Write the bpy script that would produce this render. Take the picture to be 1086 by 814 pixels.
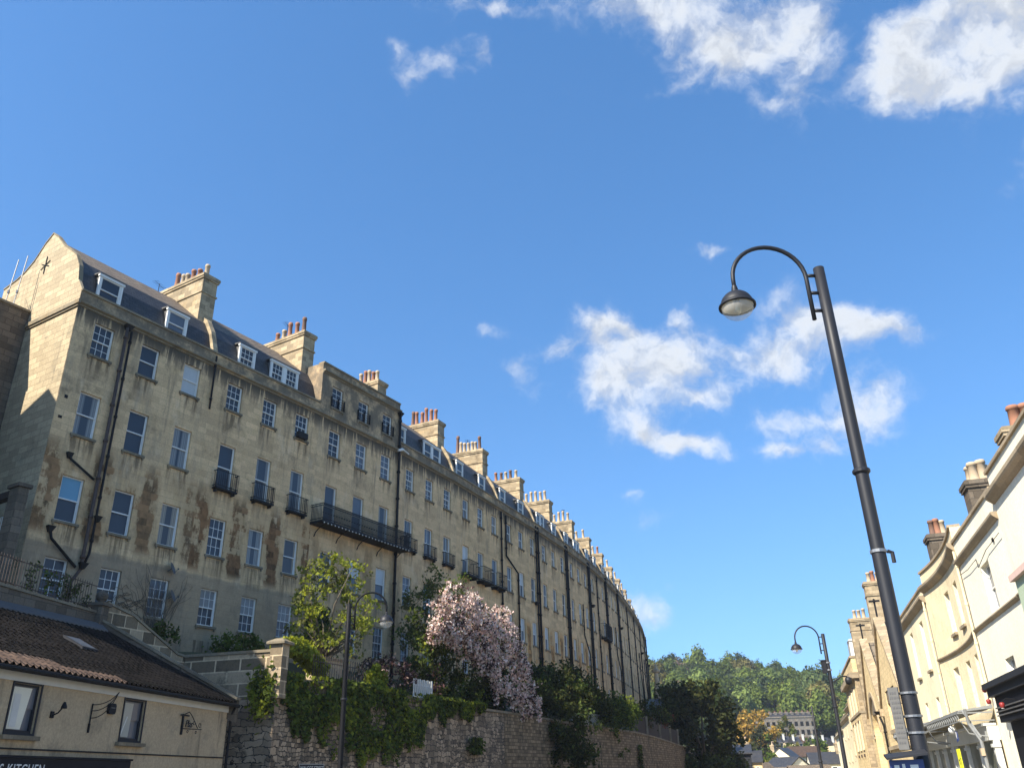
import bpy, math, random
import numpy as np
from math import sin, cos, tan, radians, degrees, pi, hypot, atan2, sqrt

for o in list(bpy.data.objects):
    bpy.data.objects.remove(o)
SC = bpy.context.scene
COL = SC.collection
R_ = random.Random(7)
NP = np.random.default_rng(11)

# ------------------------------------------------------------------ camera
FPX = 890.0
TH = radians(25.2434)
ROLL = radians(1.4875)
cam = bpy.data.cameras.new('camera')
cam.sensor_width = 36.0
cam.lens = 36.0 * FPX / 1086.0
cam.clip_start = 0.1
cam.clip_end = 5000
camo = bpy.data.objects.new('camera', cam)
COL.objects.link(camo)
from mathutils import Matrix, Vector
Bv = Vector((0, -sin(TH), cos(TH)))
Xv = Vector((1, 0, 0))
cx = Xv * cos(ROLL) - Bv * sin(ROLL)
cy = Xv * sin(ROLL) + Bv * cos(ROLL)
# zenith leans to the left of the picture
cx = Xv * cos(ROLL) + Bv * (-sin(ROLL))
cy = Xv * sin(ROLL) + Bv * cos(ROLL)
cz = cx.cross(cy)
M = Matrix(((cx.x, cy.x, cz.x, 0), (cx.y, cy.y, cz.y, 0), (cx.z, cy.z, cz.z, 1.6), (0, 0, 0, 1)))
camo.matrix_world = M
SC.camera = camo

def pixdir(x, y):
    px, py = x - 543.0, y - 407.0
    v = cx * px + cy * (-py) - cz * FPX
    return v.normalized()

# ------------------------------------------------------------------ light
SUN_AZ, SUN_EL = -132.0, 42.0          # azimuth from +Y towards +X
world = bpy.data.worlds.new('World')
SC.world = world
world.use_nodes = True
sun = bpy.data.lights.new('sun', 'SUN')
sun.energy = 5.0
sun.angle = radians(0.5)
sun.color = (1.0, 0.93, 0.80)
suno = bpy.data.objects.new('sun', sun)
COL.objects.link(suno)
sd = Vector((sin(radians(SUN_AZ)) * cos(radians(SUN_EL)), cos(radians(SUN_AZ)) * cos(radians(SUN_EL)), sin(radians(SUN_EL))))
suno.rotation_euler = sd.to_track_quat('Z', 'Y').to_euler()
suno.location = sd * 100
SC.view_settings.view_transform = 'Standard'
SC.view_settings.look = 'None'
SC.view_settings.gamma = 1.0
SC.view_settings.use_curve_mapping = False
SC.view_settings.exposure = 1.1

def build_world():
    nt = world.node_tree
    N, L = nt.nodes, nt.links
    N.clear()
    out = N.new('ShaderNodeOutputWorld')
    bg = N.new('ShaderNodeBackground')
    bg.inputs['Strength'].default_value = 0.123
    L.new(bg.outputs[0], out.inputs[0])
    sky = N.new('ShaderNodeTexSky')
    sky.sky_type = 'NISHITA'
    sky.sun_disc = False
    sky.sun_elevation = radians(SUN_EL)
    sky.sun_rotation = radians(SUN_AZ)
    sky.altitude = 50
    sky.air_density = 1.0
    sky.dust_density = 0.35
    sky.ozone_density = 1.6
    hs = N.new('ShaderNodeHueSaturation')
    hs.inputs['Saturation'].default_value = 1.26
    hs.inputs['Value'].default_value = 1.05
    L.new(sky.outputs[0], hs.inputs['Color'])
    tc = N.new('ShaderNodeTexCoord')
    gen = tc.outputs['Generated']
    lift = N.new('ShaderNodeMapping'); lift.vector_type = 'POINT'; lift.inputs['Location'].default_value = (0, 0, 0.17); lift.inputs['Scale'].default_value = (1, 1, 0.8)
    L.new(gen, lift.inputs['Vector']); L.new(lift.outputs[0], sky.inputs['Vector'])
    def math_(op, a, b=None, c=None, clamp=False):
        n = N.new('ShaderNodeMath'); n.operation = op; n.use_clamp = clamp
        for i, v in enumerate((a, b, c)):
            if v is None: continue
            if isinstance(v, (int, float)): n.inputs[i].default_value = v
            else: L.new(v, n.inputs[i])
        return n.outputs[0]
    def vm(op, a, b=None, out='Vector'):
        n = N.new('ShaderNodeVectorMath'); n.operation = op
        for i, v in enumerate((a, b)):
            if v is None: continue
            if isinstance(v, (tuple, list, Vector)): n.inputs[i].default_value = tuple(v)
            else: L.new(v, n.inputs[i])
        return n.outputs[out]
    # warp the direction a little so that blob outlines are uneven
    def noise(vec, scale, detail=6, rough=0.55, out='Fac', dist=0.0):
        n = N.new('ShaderNodeTexNoise'); n.inputs['Scale'].default_value = scale
        n.inputs['Detail'].default_value = detail; n.inputs['Roughness'].default_value = rough
        n.inputs['Distortion'].default_value = dist
        L.new(vec, n.inputs['Vector'])
        return n.outputs[out]
    wn = noise(gen, 9.0, 5, 0.6, 'Color')
    w1 = vm('SUBTRACT', wn, (0.5, 0.5, 0.5))
    sc = N.new('ShaderNodeVectorMath'); sc.operation = 'SCALE'; sc.inputs['Scale'].default_value = 0.075
    L.new(w1, sc.inputs[0])
    d = vm('ADD', gen, sc.outputs[0])
    # (x, y, half width, half height, turn in degrees, weight) of each cloud as a patch of the sky
    blobs = [(683,382,72,50,0,1.15),(640,346,38,22,20,1.0),(640,415,34,30,0,.75),(690,463,52,18,12,.9),(742,478,38,12,8,.85),(700,400,40,36,0,.3),
             (745,427,44,14,-8,.6),(583,372,36,14,-10,.55),(562,405,26,17,25,.6),(525,347,24,10,10,.55),(727,330,14,17,0,.5),
             (550,460,18,12,0,.34),(548,385,16,10,0,.3),
             (832,378,62,30,-4,1.05),(868,335,60,30,18,.95),(940,350,52,20,14,.75),(840,443,56,19,-6,.8),(925,424,40,36,0,.85),
             (862,476,58,16,-8,.72),(815,478,26,10,0,.45),
             (690,655,30,18,0,.8),(672,640,14,14,0,.45),(678,530,22,8,0,.45),(697,549,26,8,-10,.45),(712,625,12,6,0,.4),(745,655,22,7,0,.28),
             (690,4,95,26,0,.95),(835,26,62,44,0,1.0),(742,58,58,40,10,.82),(692,101,24,11,-15,.5),(848,108,44,34,0,.8),(790,60,30,24,0,.5),
             (1022,48,88,58,0,1.15),(955,72,52,40,0,.9),(1070,15,80,70,0,1.15),
             (478,64,46,22,0,.62),(508,4,60,18,0,.75),(438,88,18,16,0,.5),(428,46,16,16,0,.45),(515,62,12,20,0,.5),(750,270,30,9,0,.5),
             (1180,150,120,60,0,.9),(300,-120,160,60,0,.8),(720,-160,200,70,0,1.0),(-200,150,120,50,0,.6),(1300,-60,200,90,0,1.0)]
    tot = None
    for (x, y, rx, ry, rot, wgt) in blobs:
        c = pixdir(x, y)
        e1 = (pixdir(x + 1, y) - pixdir(x - 1, y)) * 0.5
        e2 = (pixdir(x, y + 1) - pixdir(x, y - 1)) * 0.5
        k1, k2 = 1.0 / e1.length, 1.0 / e2.length
        u1, u2 = e1.normalized(), e2.normalized()
        a = radians(rot)
        q1 = u1 * cos(a) + u2 * sin(a); q2 = -u1 * sin(a) + u2 * cos(a)
        q1 = q1 * (k1 / (rx * 0.98)); q2 = q2 * (k2 / (ry * 0.98))
        f = vm('SUBTRACT', d, c)
        A = vm('DOT_PRODUCT', f, q1, 'Value'); B = vm('DOT_PRODUCT', f, q2, 'Value')
        r2 = math_('ADD', math_('MULTIPLY', A, A), math_('MULTIPLY', B, B))
        g = math_('MULTIPLY', math_('EXPONENT', math_('MULTIPLY', r2, -1.0)), wgt)
        tot = g if tot is None else math_('ADD', tot, g)
    front = math_('GREATER_THAN', vm('DOT_PRODUCT', gen, tuple(pixdir(543, 300)), 'Value'), 0.2)
    tot = math_('MULTIPLY', math_('MINIMUM', tot, 1.12), front)
    n1 = noise(d, 24.0, 10, 0.58)
    n2 = noise(gen, 8.0, 6, 0.6)
    fb = math_('ADD', math_('MULTIPLY', n1, 0.75), math_('MULTIPLY', n2, 0.25))
    # density: mask pushed up and down by the noise
    dens = math_('ADD', tot, math_('MULTIPLY', math_('SUBTRACT', fb, 0.5), 2.7))
    mr = N.new('ShaderNodeMapRange'); mr.interpolation_type = 'SMOOTHERSTEP'
    mr.inputs['From Min'].default_value = 0.16; mr.inputs['From Max'].default_value = 1.5
    L.new(dens, mr.inputs['Value'])
    gate = N.new('ShaderNodeMapRange'); gate.interpolation_type = 'SMOOTHSTEP'
    gate.inputs['From Min'].default_value = 0.05; gate.inputs['From Max'].default_value = 0.4
    L.new(tot, gate.inputs['Value'])
    alpha = math_('MULTIPLY', math_('MULTIPLY', mr.outputs[0], gate.outputs[0]), 0.93)
    # cloud brightness: thick parts a little greyer
    thick = N.new('ShaderNodeMapRange')
    thick.inputs['From Min'].default_value = 1.0; thick.inputs['From Max'].default_value = 2.2
    thick.inputs['To Min'].default_value = 1.0; thick.inputs['To Max'].default_value = 0.72
    L.new(dens, thick.inputs['Value'])
    cl = N.new('ShaderNodeVectorMath'); cl.operation = 'SCALE'
    cl.inputs[0].default_value = (3.45, 3.6, 3.8)
    # the side of each billow away from the sun is a little greyer
    d2 = vm('ADD', d, tuple(sd * 0.022))
    lit = N.new('ShaderNodeMapRange'); lit.inputs['From Min'].default_value = -0.10; lit.inputs['From Max'].default_value = 0.08; lit.inputs['To Min'].default_value = 0.80; lit.inputs['To Max'].default_value = 1.04
    L.new(math_('SUBTRACT', n1, noise(d2, 24.0, 10, 0.58)), lit.inputs['Value'])
    L.new(math_('MULTIPLY', thick.outputs[0], lit.outputs[0]), cl.inputs['Scale'])
    mx = N.new('ShaderNodeMix'); mx.data_type = 'RGBA'
    L.new(alpha, mx.inputs['Factor']); L.new(hs.outputs[0], mx.inputs['A']); L.new(cl.outputs[0], mx.inputs['B'])
    L.new(mx.outputs['Result'], bg.inputs['Color'])
build_world()

# ------------------------------------------------------------------ mesh helpers
class MB:
    def __init__(s): s.v = []; s.f = []; s.m = []
    def quad(s, pts, m=0):
        k = len(s.v); s.v += [tuple(p) for p in pts]; s.f.append(tuple(range(k, k + len(pts)))); s.m.append(m)
    def box(s, x0, x1, y0, y1, z0, z1, m=0):
        if x1 < x0: x0, x1 = x1, x0
        if y1 < y0: y0, y1 = y1, y0
        if z1 < z0: z0, z1 = z1, z0
        k = len(s.v)
        s.v += [(x0,y0,z0),(x1,y0,z0),(x1,y1,z0),(x0,y1,z0),(x0,y0,z1),(x1,y0,z1),(x1,y1,z1),(x0,y1,z1)]
        for f in ((0,3,2,1),(4,5,6,7),(0,1,5,4),(1,2,6,5),(2,3,7,6),(3,0,4,7)):
            s.f.append(tuple(k + i for i in f)); s.m.append(m)
    def hexa(s, bot, top, m=0):                      # 4 points below, 4 points above
        k = len(s.v); s.v += [tuple(p) for p in bot] + [tuple(p) for p in top]
        for f in ((0,3,2,1),(4,5,6,7),(0,1,5,4),(1,2,6,5),(2,3,7,6),(3,0,4,7)):
            s.f.append(tuple(k + i for i in f)); s.m.append(m)
    def prism(s, poly, axis, lo, hi, m=0, mside=None):
        """poly = outline in the two other axes; extruded along axis (0 x: (y,z), 1 y: (x,z), 2 z: (x,y))"""
        def P(a, b, t):
            return (t, a, b) if axis == 0 else ((a, t, b) if axis == 1 else (a, b, t))
        n = len(poly); k = len(s.v)
        s.v += [P(a, b, lo) for a, b in poly] + [P(a, b, hi) for a, b in poly]
        s.f.append(tuple(range(k, k + n))); s.m.append(m)
        s.f.append(tuple(range(k + 2 * n - 1, k + n - 1, -1))); s.m.append(m)
        for i in range(n):
            j = (i + 1) % n
            s.f.append((k + i, k + j, k + n + j, k + n + i)); s.m.append(m if mside is None else mside[i])
    def tube(s, pts, r, n=8, m=0, caps=True):
        pts = [Vector(p) for p in pts]; rr = r if isinstance(r, (list, tuple)) else [r] * len(pts)
        k = len(s.v); up = None
        for i, p in enumerate(pts):
            t = (pts[min(i + 1, len(pts) - 1)] - pts[max(i - 1, 0)]).normalized()
            if up is None:
                up = Vector((0, 0, 1)) if abs(t.z) < 0.9 else Vector((1, 0, 0))
            a = t.cross(up)
            if a.length < 1e-5: a = t.cross(Vector((0, 1, 0)))
            a.normalize(); b = a.cross(t).normalized(); up = b
            for j in range(n):
                q = p + (a * cos(2 * pi * j / n) + b * sin(2 * pi * j / n)) * rr[i]
                s.v.append(tuple(q))
        for i in range(len(pts) - 1):
            for j in range(n):
                j2 = (j + 1) % n
                s.f.append((k + i*n + j, k + i*n + j2, k + (i+1)*n + j2, k + (i+1)*n + j)); s.m.append(m)
        if caps:
            s.f.append(tuple(k + j for j in range(n - 1, -1, -1))); s.m.append(m)
            e = k + (len(pts) - 1) * n
            s.f.append(tuple(e + j for j in range(n))); s.m.append(m)
    def lathe(s, prof, c=(0,0,0), n=12, m=0, caps=True):
        k = len(s.v)
        for (r, z) in prof:
            for j in range(n):
                s.v.append((c[0] + r * cos(2*pi*j/n), c[1] + r * sin(2*pi*j/n), c[2] + z))
        for i in range(len(prof) - 1):
            for j in range(n):
                j2 = (j + 1) % n
                s.f.append((k + i*n + j, k + i*n + j2, k + (i+1)*n + j2, k + (i+1)*n + j)); s.m.append(m)
        if caps:
            s.f.append(tuple(k + j for j in range(n - 1, -1, -1))); s.m.append(m)
            e = k + (len(prof) - 1) * n
            s.f.append(tuple(e + j for j in range(n))); s.m.append(m)
    def mesh(s, name, mats, smooth=False):
        me = bpy.data.meshes.new(name)
        me.from_pydata(s.v, [], s.f)
        for mt in (mats if isinstance(mats, (list, tuple)) else [mats]): me.materials.append(mt)
        if len(me.materials) > 1: me.polygons.foreach_set('material_index', s.m)
        if smooth: me.polygons.foreach_set('use_smooth', [True] * len(s.f))
        me.update()
        return me
    def build(s, name, mats, parent=None, smooth=False):
        o = bpy.data.objects.new(name, s.mesh(name, mats, smooth))
        COL.objects.link(o)
        if parent is not None: o.parent = parent
        return o

def tag(o, label=None, cat=None, group=None, kind=None):
    if label: o['label'] = label
    if cat: o['category'] = cat
    if group: o['group'] = group
    if kind: o['kind'] = kind
    return o
def thing(name, label, cat, loc=(0,0,0), rz=0.0, group=None):
    o = bpy.data.objects.new(name, None); COL.objects.link(o)
    o.empty_display_size = 0.3
    o.location = loc; o.rotation_euler = (0, 0, rz)
    return tag(o, label, cat, group)
def lettering(parent, text, size, mat, loc, scale=(1, 1, 1), shear=0.0, spacing=1.0, extrude=.004):
    cu = bpy.data.curves.new('lettering', 'FONT'); cu.body = text; cu.size = size; cu.extrude = extrude; cu.shear = shear; cu.space_character = spacing
    tmp = bpy.data.objects.new('lettering_outline', cu); COL.objects.link(tmp)
    bpy.context.view_layer.update()
    me = bpy.data.meshes.new_from_object(tmp.evaluated_get(bpy.context.evaluated_depsgraph_get()))
    bpy.data.objects.remove(tmp); bpy.data.curves.remove(cu)
    me.materials.clear(); me.materials.append(mat)
    o = bpy.data.objects.new('lettering', me); COL.objects.link(o); o.parent = parent
    o.location = loc; o.rotation_euler = (radians(90), 0, 0); o.scale = scale
    return o
def inst(name, me, parent, loc=(0,0,0), rz=0.0, scale=None):
    o = bpy.data.objects.new(name, me); COL.objects.link(o)
    if parent is not None: o.parent = parent
    o.location = loc; o.rotation_euler = (0, 0, rz)
    if scale: o.scale = scale
    return o

# ------------------------------------------------------------------ materials
class NT:
    def __init__(s, name):
        s.mat = bpy.data.materials.new(name); s.mat.use_nodes = True
        s.t = s.mat.node_tree; s.N = s.t.nodes; s.L = s.t.links
        s.bsdf = s.N['Principled BSDF']
    def node(s, typ, **kw):
        n = s.N.new(typ)
        for k, v in kw.items(): setattr(n, k, v)
        return n
    def set(s, n, key, v):
        if isinstance(v, (int, float)): n.inputs[key].default_value = v
        elif isinstance(v, (tuple, list)):
            n.inputs[key].default_value = (*v, 1.0) if (len(v) == 3 and n.inputs[key].type == 'RGBA') else v
        else: s.L.new(v, n.inputs[key])
    def math(s, op, a, b=None, clamp=False):
        n = s.node('ShaderNodeMath', operation=op, use_clamp=clamp)
        s.set(n, 0, a)
        if b is not None: s.set(n, 1, b)
        return n.outputs[0]
    def mix(s, f, a, b, mode='MIX'):
        n = s.node('ShaderNodeMix', data_type='RGBA', blend_type=mode)
        s.set(n, 'Factor', f)
        for nm, v in (('A', a), ('B', b)):
            i = [k for k in n.inputs if k.name == nm and k.type == 'RGBA'][0]
            if isinstance(v, (tuple, list)): i.default_value = (*v[:3], 1.0)
            else: s.L.new(v, i)
        return [k for k in n.outputs if k.type == 'RGBA'][0]
    def noise(s, vec, scale, detail=4, rough=0.55, out='Fac'):
        n = s.node('ShaderNodeTexNoise')
        s.set(n, 'Scale', scale); s.set(n, 'Detail', detail); s.set(n, 'Roughness', rough)
        s.L.new(vec, n.inputs['Vector'])
        return n.outputs[out]
    def ramp(s, v, a, b, lo=0.0, hi=1.0):
        n = s.node('ShaderNodeMapRange', interpolation_type='SMOOTHSTEP')
        s.set(n, 'Value', v); s.set(n, 'From Min', a); s.set(n, 'From Max', b); s.set(n, 'To Min', lo); s.set(n, 'To Max', hi)
        return n.outputs[0]
    def comb(s, x, y, z):
        n = s.node('ShaderNodeCombineXYZ')
        for k, v in zip('XYZ', (x, y, z)): s.set(n, k, v)
        return n.outputs[0]
    def pos(s):
        g = s.node('ShaderNodeNewGeometry'); return g.outputs['Position']
    def objc(s):
        g = s.node('ShaderNodeTexCoord'); return g.outputs['Object']
    def sep(s, v):
        n = s.node('ShaderNodeSeparateXYZ'); s.L.new(v, n.inputs[0]); return n.outputs

def plain(name, col, rough=0.7, metal=0.0, var=0.18, nscale=3.0, spec=0.4):
    t = NT(name)
    n = t.noise(t.pos(), nscale, 5, 0.6)
    c = t.mix(n, tuple(x * (1 - var) for x in col), tuple(min(1, x * (1 + var)) for x in col))
    t.set(t.bsdf, 'Base Color', c); t.bsdf.inputs['Roughness'].default_value = rough
    t.bsdf.inputs['Metallic'].default_value = metal
    t.bsdf.inputs['Specular IOR Level'].default_value = spec
    return t.mat

def stone(name, base, bw=0.75, bh=0.32, joint=0.78, mortar=0.012, soot=0.5, sootcol=(0.07, 0.062, 0.05), streak=0.5,
          rust=None, grey=None, parapet=None, terrace=False, blockvar=0.22, bump=0.4, rough=0.9, tint=(0.50, 0.34, 0.16), offset=0.5):
    t = NT(name)
    o = t.objc(); x, y, z = t.sep(o)
    h = t.math('ADD', x, y)
    uv = t.comb(h, z, 0.0)
    br = t.node('ShaderNodeTexBrick'); br.offset = offset
    t.L.new(uv, br.inputs['Vector'])
    t.set(br, 'Scale', 1.0); t.set(br, 'Brick Width', bw); t.set(br, 'Row Height', bh); t.set(br, 'Mortar Size', mortar)
    t.set(br, 'Mortar Smooth', 0.3); t.set(br, 'Bias', 0.0)
    t.set(br, 'Color1', (1 - blockvar,) * 3); t.set(br, 'Color2', (1 + blockvar * .5,) * 3); t.set(br, 'Mortar', (joint,) * 3)
    p = t.pos()
    big = t.noise(p, 0.35, 4, 0.6)
    med = t.noise(p, 1.6, 6, 0.65)
    fine = t.noise(p, 14.0, 4, 0.7)
    c = t.mix(big, tuple(v * 0.82 for v in base), tuple(v * 1.18 for v in base))
    c = t.mix(t.math('MULTIPLY', t.ramp(med, 0.5, 0.72), 0.55), c, tint)
    c = t.mix(1.0, c, br.outputs['Color'], 'MULTIPLY')
    fv = t.ramp(fine, 0.3, 0.7, 0.86, 1.12)
    c = t.mix(1.0, c, t.comb(fv, fv, fv), 'MULTIPLY')
    px, py, pz = t.sep(p)
    sv = t.comb(t.math('MULTIPLY', h, 1.7), t.math('MULTIPLY', pz, 0.16), big)
    st = t.noise(sv, 1.0, 6, 0.62)
    sm = t.math('MULTIPLY', t.ramp(st, 0.54, 0.76), streak)
    c = t.mix(sm, c, sootcol)
    so = t.noise(p, 0.8, 8, 0.7)
    c = t.mix(t.math('MULTIPLY', t.ramp(so, 0.52, 0.74), soot), c, sootcol)
    if grey:
        zl, gc, gs = grey
        zz = t.math('ADD', z, t.math('MULTIPLY', med, 0.5))
        g = t.math('MULTIPLY', t.ramp(zz, zl + 0.35, zl + 0.15), gs)
        gn = t.mix(t.noise(p, 2.6, 8, 0.75), tuple(v * 0.35 for v in gc), tuple(v * 1.45 for v in gc))
        c = t.mix(g, c, gn)
    if terrace:
        # paler and greyer patches of different ages, drips under the cornice and below each sill
        pa = t.noise(t.comb(t.math('MULTIPLY', h, 0.55), t.math('MULTIPLY', pz, 0.4), py), 1.0, 6, 0.65)
        c = t.mix(t.math('MULTIPLY', t.ramp(pa, 0.56, 0.7), 0.4), c, (0.72, 0.56, 0.38))
        pb = t.noise(t.comb(t.math('MULTIPLY', h, 0.7), t.math('MULTIPLY', pz, 0.22), px), 1.0, 7, 0.68)
        c = t.mix(t.math('MULTIPLY', t.ramp(pb, 0.54, 0.70), 0.45), c, (0.24, 0.20, 0.14))
        fs = t.noise(t.comb(t.math('MULTIPLY', h, 5.0), t.math('MULTIPLY', pz, 0.35), 0.0), 1.0, 5, 0.65)
        below = t.math('SUBTRACT', 21.42, z)
        dm = t.math('MULTIPLY', t.ramp(below, 1.6, 0.0), t.ramp(below, -0.02, 0.02))
        c = t.mix(t.math('MULTIPLY', t.ramp(t.math('ADD', fs, t.math('MULTIPLY', dm, 0.25)), 0.56, 0.72), t.math('MULTIPLY', dm, 0.95)), c, (0.055, 0.048, 0.038))
        col = t.math('ABSOLUTE', t.math('SUBTRACT', t.math('FLOORED_MODULO', t.math('SUBTRACT', x, 0.2175), 2.465), 1.2325))
        zb = t.math('FLOORED_MODULO', t.math('SUBTRACT', 19.26, z), 3.82)
        sl_ = t.math('MULTIPLY', t.math('MULTIPLY', t.ramp(col, 0.66, 0.5), t.ramp(zb, 1.5, 0.1)), t.ramp(fs, 0.42, 0.6))
        c = t.mix(t.math('MULTIPLY', sl_, 0.8), c, (0.10, 0.068, 0.04))
    if parapet:
        pn = t.math('ADD', z, t.math('MULTIPLY', t.math('SUBTRACT', med, 0.5), 0.9))
        pm = t.math('MULTIPLY', t.math('MULTIPLY', t.ramp(pn, parapet - .1, parapet + .1), t.ramp(so, 0.3, 0.55)), 0.8)
        c = t.mix(pm, c, (0.085, 0.078, 0.065))
    if rust:
        zlo, zhi, amt, rcol = rust
        band = t.math('MULTIPLY', t.ramp(z, zlo, zlo + 0.5), t.ramp(z, zhi, zhi - 1.3))
        rb = t.node('ShaderNodeTexBrick'); rb.offset = 0.5
        t.L.new(uv, rb.inputs['Vector']); t.set(rb, 'Scale', 1.0); t.set(rb, 'Brick Width', bw); t.set(rb, 'Row Height', bh)
        t.set(rb, 'Mortar Size', 0.0); t.set(rb, 'Color1', (0, 0, 0)); t.set(rb, 'Color2', (1, 1, 1))
        rv = t.comb(t.math('MULTIPLY', h, 1.1), t.math('MULTIPLY', z, 0.42), 0.0)
        rn = t.noise(rv, 1.0, 5, 0.65)
        rn2 = t.math('ADD', rn, t.math('MULTIPLY', t.math('SUBTRACT', fine, 0.5), 0.25))
        if terrace: rn2 = t.math('ADD', rn2, t.ramp(col, 0.6, 1.0, -0.13, 0.06))
        rn2 = t.math('ADD', rn2, t.math('MULTIPLY', rb.outputs['Color'], 0.16))
        rm = t.math('MULTIPLY', t.math('MULTIPLY', t.ramp(rn2, 0.535, 0.65), band), amt)
        rc = t.mix(t.ramp(t.math('ADD', t.math('MULTIPLY', t.noise(p, 2.4, 6, 0.75), 0.75), t.math('MULTIPLY', rb.outputs['Color'], 0.3)), 0.3, 0.75), tuple(v * 0.3 for v in rcol), tuple(v * 2.3 for v in rcol))
        halo = t.math('MULTIPLY', t.math('MULTIPLY', t.ramp(rn2, 0.38, 0.52), band), amt * 0.42)
        c = t.mix(halo, c, (0.34, 0.22, 0.10))
        c = t.mix(rm, c, rc)
    t.set(t.bsdf, 'Base Color', c); t.bsdf.inputs['Roughness'].default_value = rough
    t.bsdf.inputs['Specular IOR Level'].default_value = 0.2
    if bump:
        b = t.node('ShaderNodeBump'); t.set(b, 'Strength', bump); t.set(b, 'Distance', 0.03)
        hh = t.math('ADD', t.math('MULTIPLY', t.math('SUBTRACT', 1.0, br.outputs['Fac']), 0.5), t.math('MULTIPLY', fine, 0.5))
        t.L.new(hh, b.inputs['Height']); t.L.new(b.outputs[0], t.bsdf.inputs['Normal'])
    return t.mat

def rubble(name, base):
    """roughly coursed rubble: two brick patterns of different size broken up by noise"""
    t = NT(name)
    o = t.objc(); x, y, z = t.sep(o)
    h = t.math('ADD', x, y)
    p = t.pos()
    w1 = t.math('SUBTRACT', t.noise(p, 1.1, 3, 0.6), 0.5); w2 = t.math('SUBTRACT', t.noise(p, 2.3, 3, 0.6), 0.5); w3 = t.math('SUBTRACT', t.noise(p, 7.0, 2, 0.5), 0.5)
    u = t.math('ADD', h, t.math('ADD', t.math('MULTIPLY', w2, 0.5), t.math('MULTIPLY', w3, 0.12)))
    v = t.math('ADD', z, t.math('ADD', t.math('MULTIPLY', w1, 0.5), t.math('MULTIPLY', w3, 0.14)))
    cols = []
    for bw, bh, off in ((0.52, 0.27, 0.43), (0.34, 0.18, 0.55)):
        br = t.node('ShaderNodeTexBrick'); br.offset = off; br.squash = 0.7; br.squash_frequency = 3
        t.L.new(t.comb(u, v, 0.0), br.inputs['Vector']); t.set(br, 'Scale', 1.0); t.set(br, 'Brick Width', bw); t.set(br, 'Row Height', bh)
        t.set(br, 'Mortar Size', 0.02); t.set(br, 'Mortar Smooth', 0.5); t.set(br, 'Bias', 0.0)
        t.set(br, 'Color1', tuple(k * 0.38 for k in base)); t.set(br, 'Color2', tuple(k * 1.75 for k in base)); t.set(br, 'Mortar', (0.03, 0.027, 0.022))
        cols.append(br)
    sel = t.ramp(t.noise(p, 0.55, 2, 0.5), 0.47, 0.53)
    c = t.mix(sel, cols[0].outputs['Color'], cols[1].outputs['Color'])
    fac = t.math('ADD', t.math('MULTIPLY', cols[0].outputs['Fac'], t.math('SUBTRACT', 1.0, sel)), t.math('MULTIPLY', cols[1].outputs['Fac'], sel))
    fine = t.noise(p, 9.0, 6, 0.7)
    c = t.mix(t.math('MULTIPLY', t.ramp(fine, 0.48, 0.78), 0.6), c, (0.05, 0.045, 0.035))
    st = t.noise(t.comb(t.math('MULTIPLY', h, 1.1), t.math('MULTIPLY', z, 0.14), 0.0), 1.0, 5, 0.6)
    c = t.mix(t.math('MULTIPLY', t.ramp(st, 0.52, 0.74), 0.7), c, (0.035, 0.035, 0.026))
    t.set(t.bsdf, 'Base Color', c); t.bsdf.inputs['Roughness'].default_value = 0.95
    b = t.node('ShaderNodeBump'); t.set(b, 'Strength', 0.9); t.set(b, 'Distance', 0.07)
    t.L.new(t.math('ADD', t.math('SUBTRACT', 1.0, fac), t.math('MULTIPLY', fine, 0.5)), b.inputs['Height']); t.L.new(b.outputs[0], t.bsdf.inputs['Normal'])
    return t.mat

def tiles(name, c1, c2, bw=0.3, bh=0.22, moss=0.0, mosscol=(0.08, 0.085, 0.03), axis='y', rough=0.8, spec=0.3, vs=1.0):
    """roof covering; courses run along local x, up the slope measured by height"""
    t = NT(name)
    x, y, z = t.sep(t.objc())
    v = t.math('ADD', t.math('MULTIPLY', z, vs), t.math('MULTIPLY', y, 0.6)) if axis == 'y' else t.math('ADD', t.math('MULTIPLY', z, vs), t.math('MULTIPLY', x, 0.6))
    u = x if axis == 'y' else y
    br = t.node('ShaderNodeTexBrick'); br.offset = 0.5
    t.L.new(t.comb(u, v, 0.0), br.inputs['Vector'])
    t.set(br, 'Scale', 1.0); t.set(br, 'Brick Width', bw); t.set(br, 'Row Height', bh); t.set(br, 'Mortar Size', 0.014)
    t.set(br, 'Color1', c1); t.set(br, 'Color2', c2); t.set(br, 'Mortar', tuple(k * 0.25 for k in c1))
    p = t.pos(); n = t.noise(p, 1.3, 7, 0.7); f = t.noise(p, 8, 4, 0.7)
    k = t.ramp(f, 0.3, 0.7, 0.75, 1.2)
    c = t.mix(1.0, br.outputs['Color'], t.comb(k, k, k), 'MULTIPLY')
    if moss: c = t.mix(t.math('MULTIPLY', t.ramp(n, 0.48, 0.7), moss), c, mosscol)
    t.set(t.bsdf, 'Base Color', c); t.bsdf.inputs['Roughness'].default_value = rough
    t.bsdf.inputs['Specular IOR Level'].default_value = spec
    b = t.node('ShaderNodeBump'); t.set(b, 'Strength', 0.5); t.set(b, 'Distance', 0.03)
    t.L.new(t.math('SUBTRACT', 1.0, br.outputs['Fac']), b.inputs['Height']); t.L.new(b.outputs[0], t.bsdf.inputs['Normal'])
    return t.mat

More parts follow.
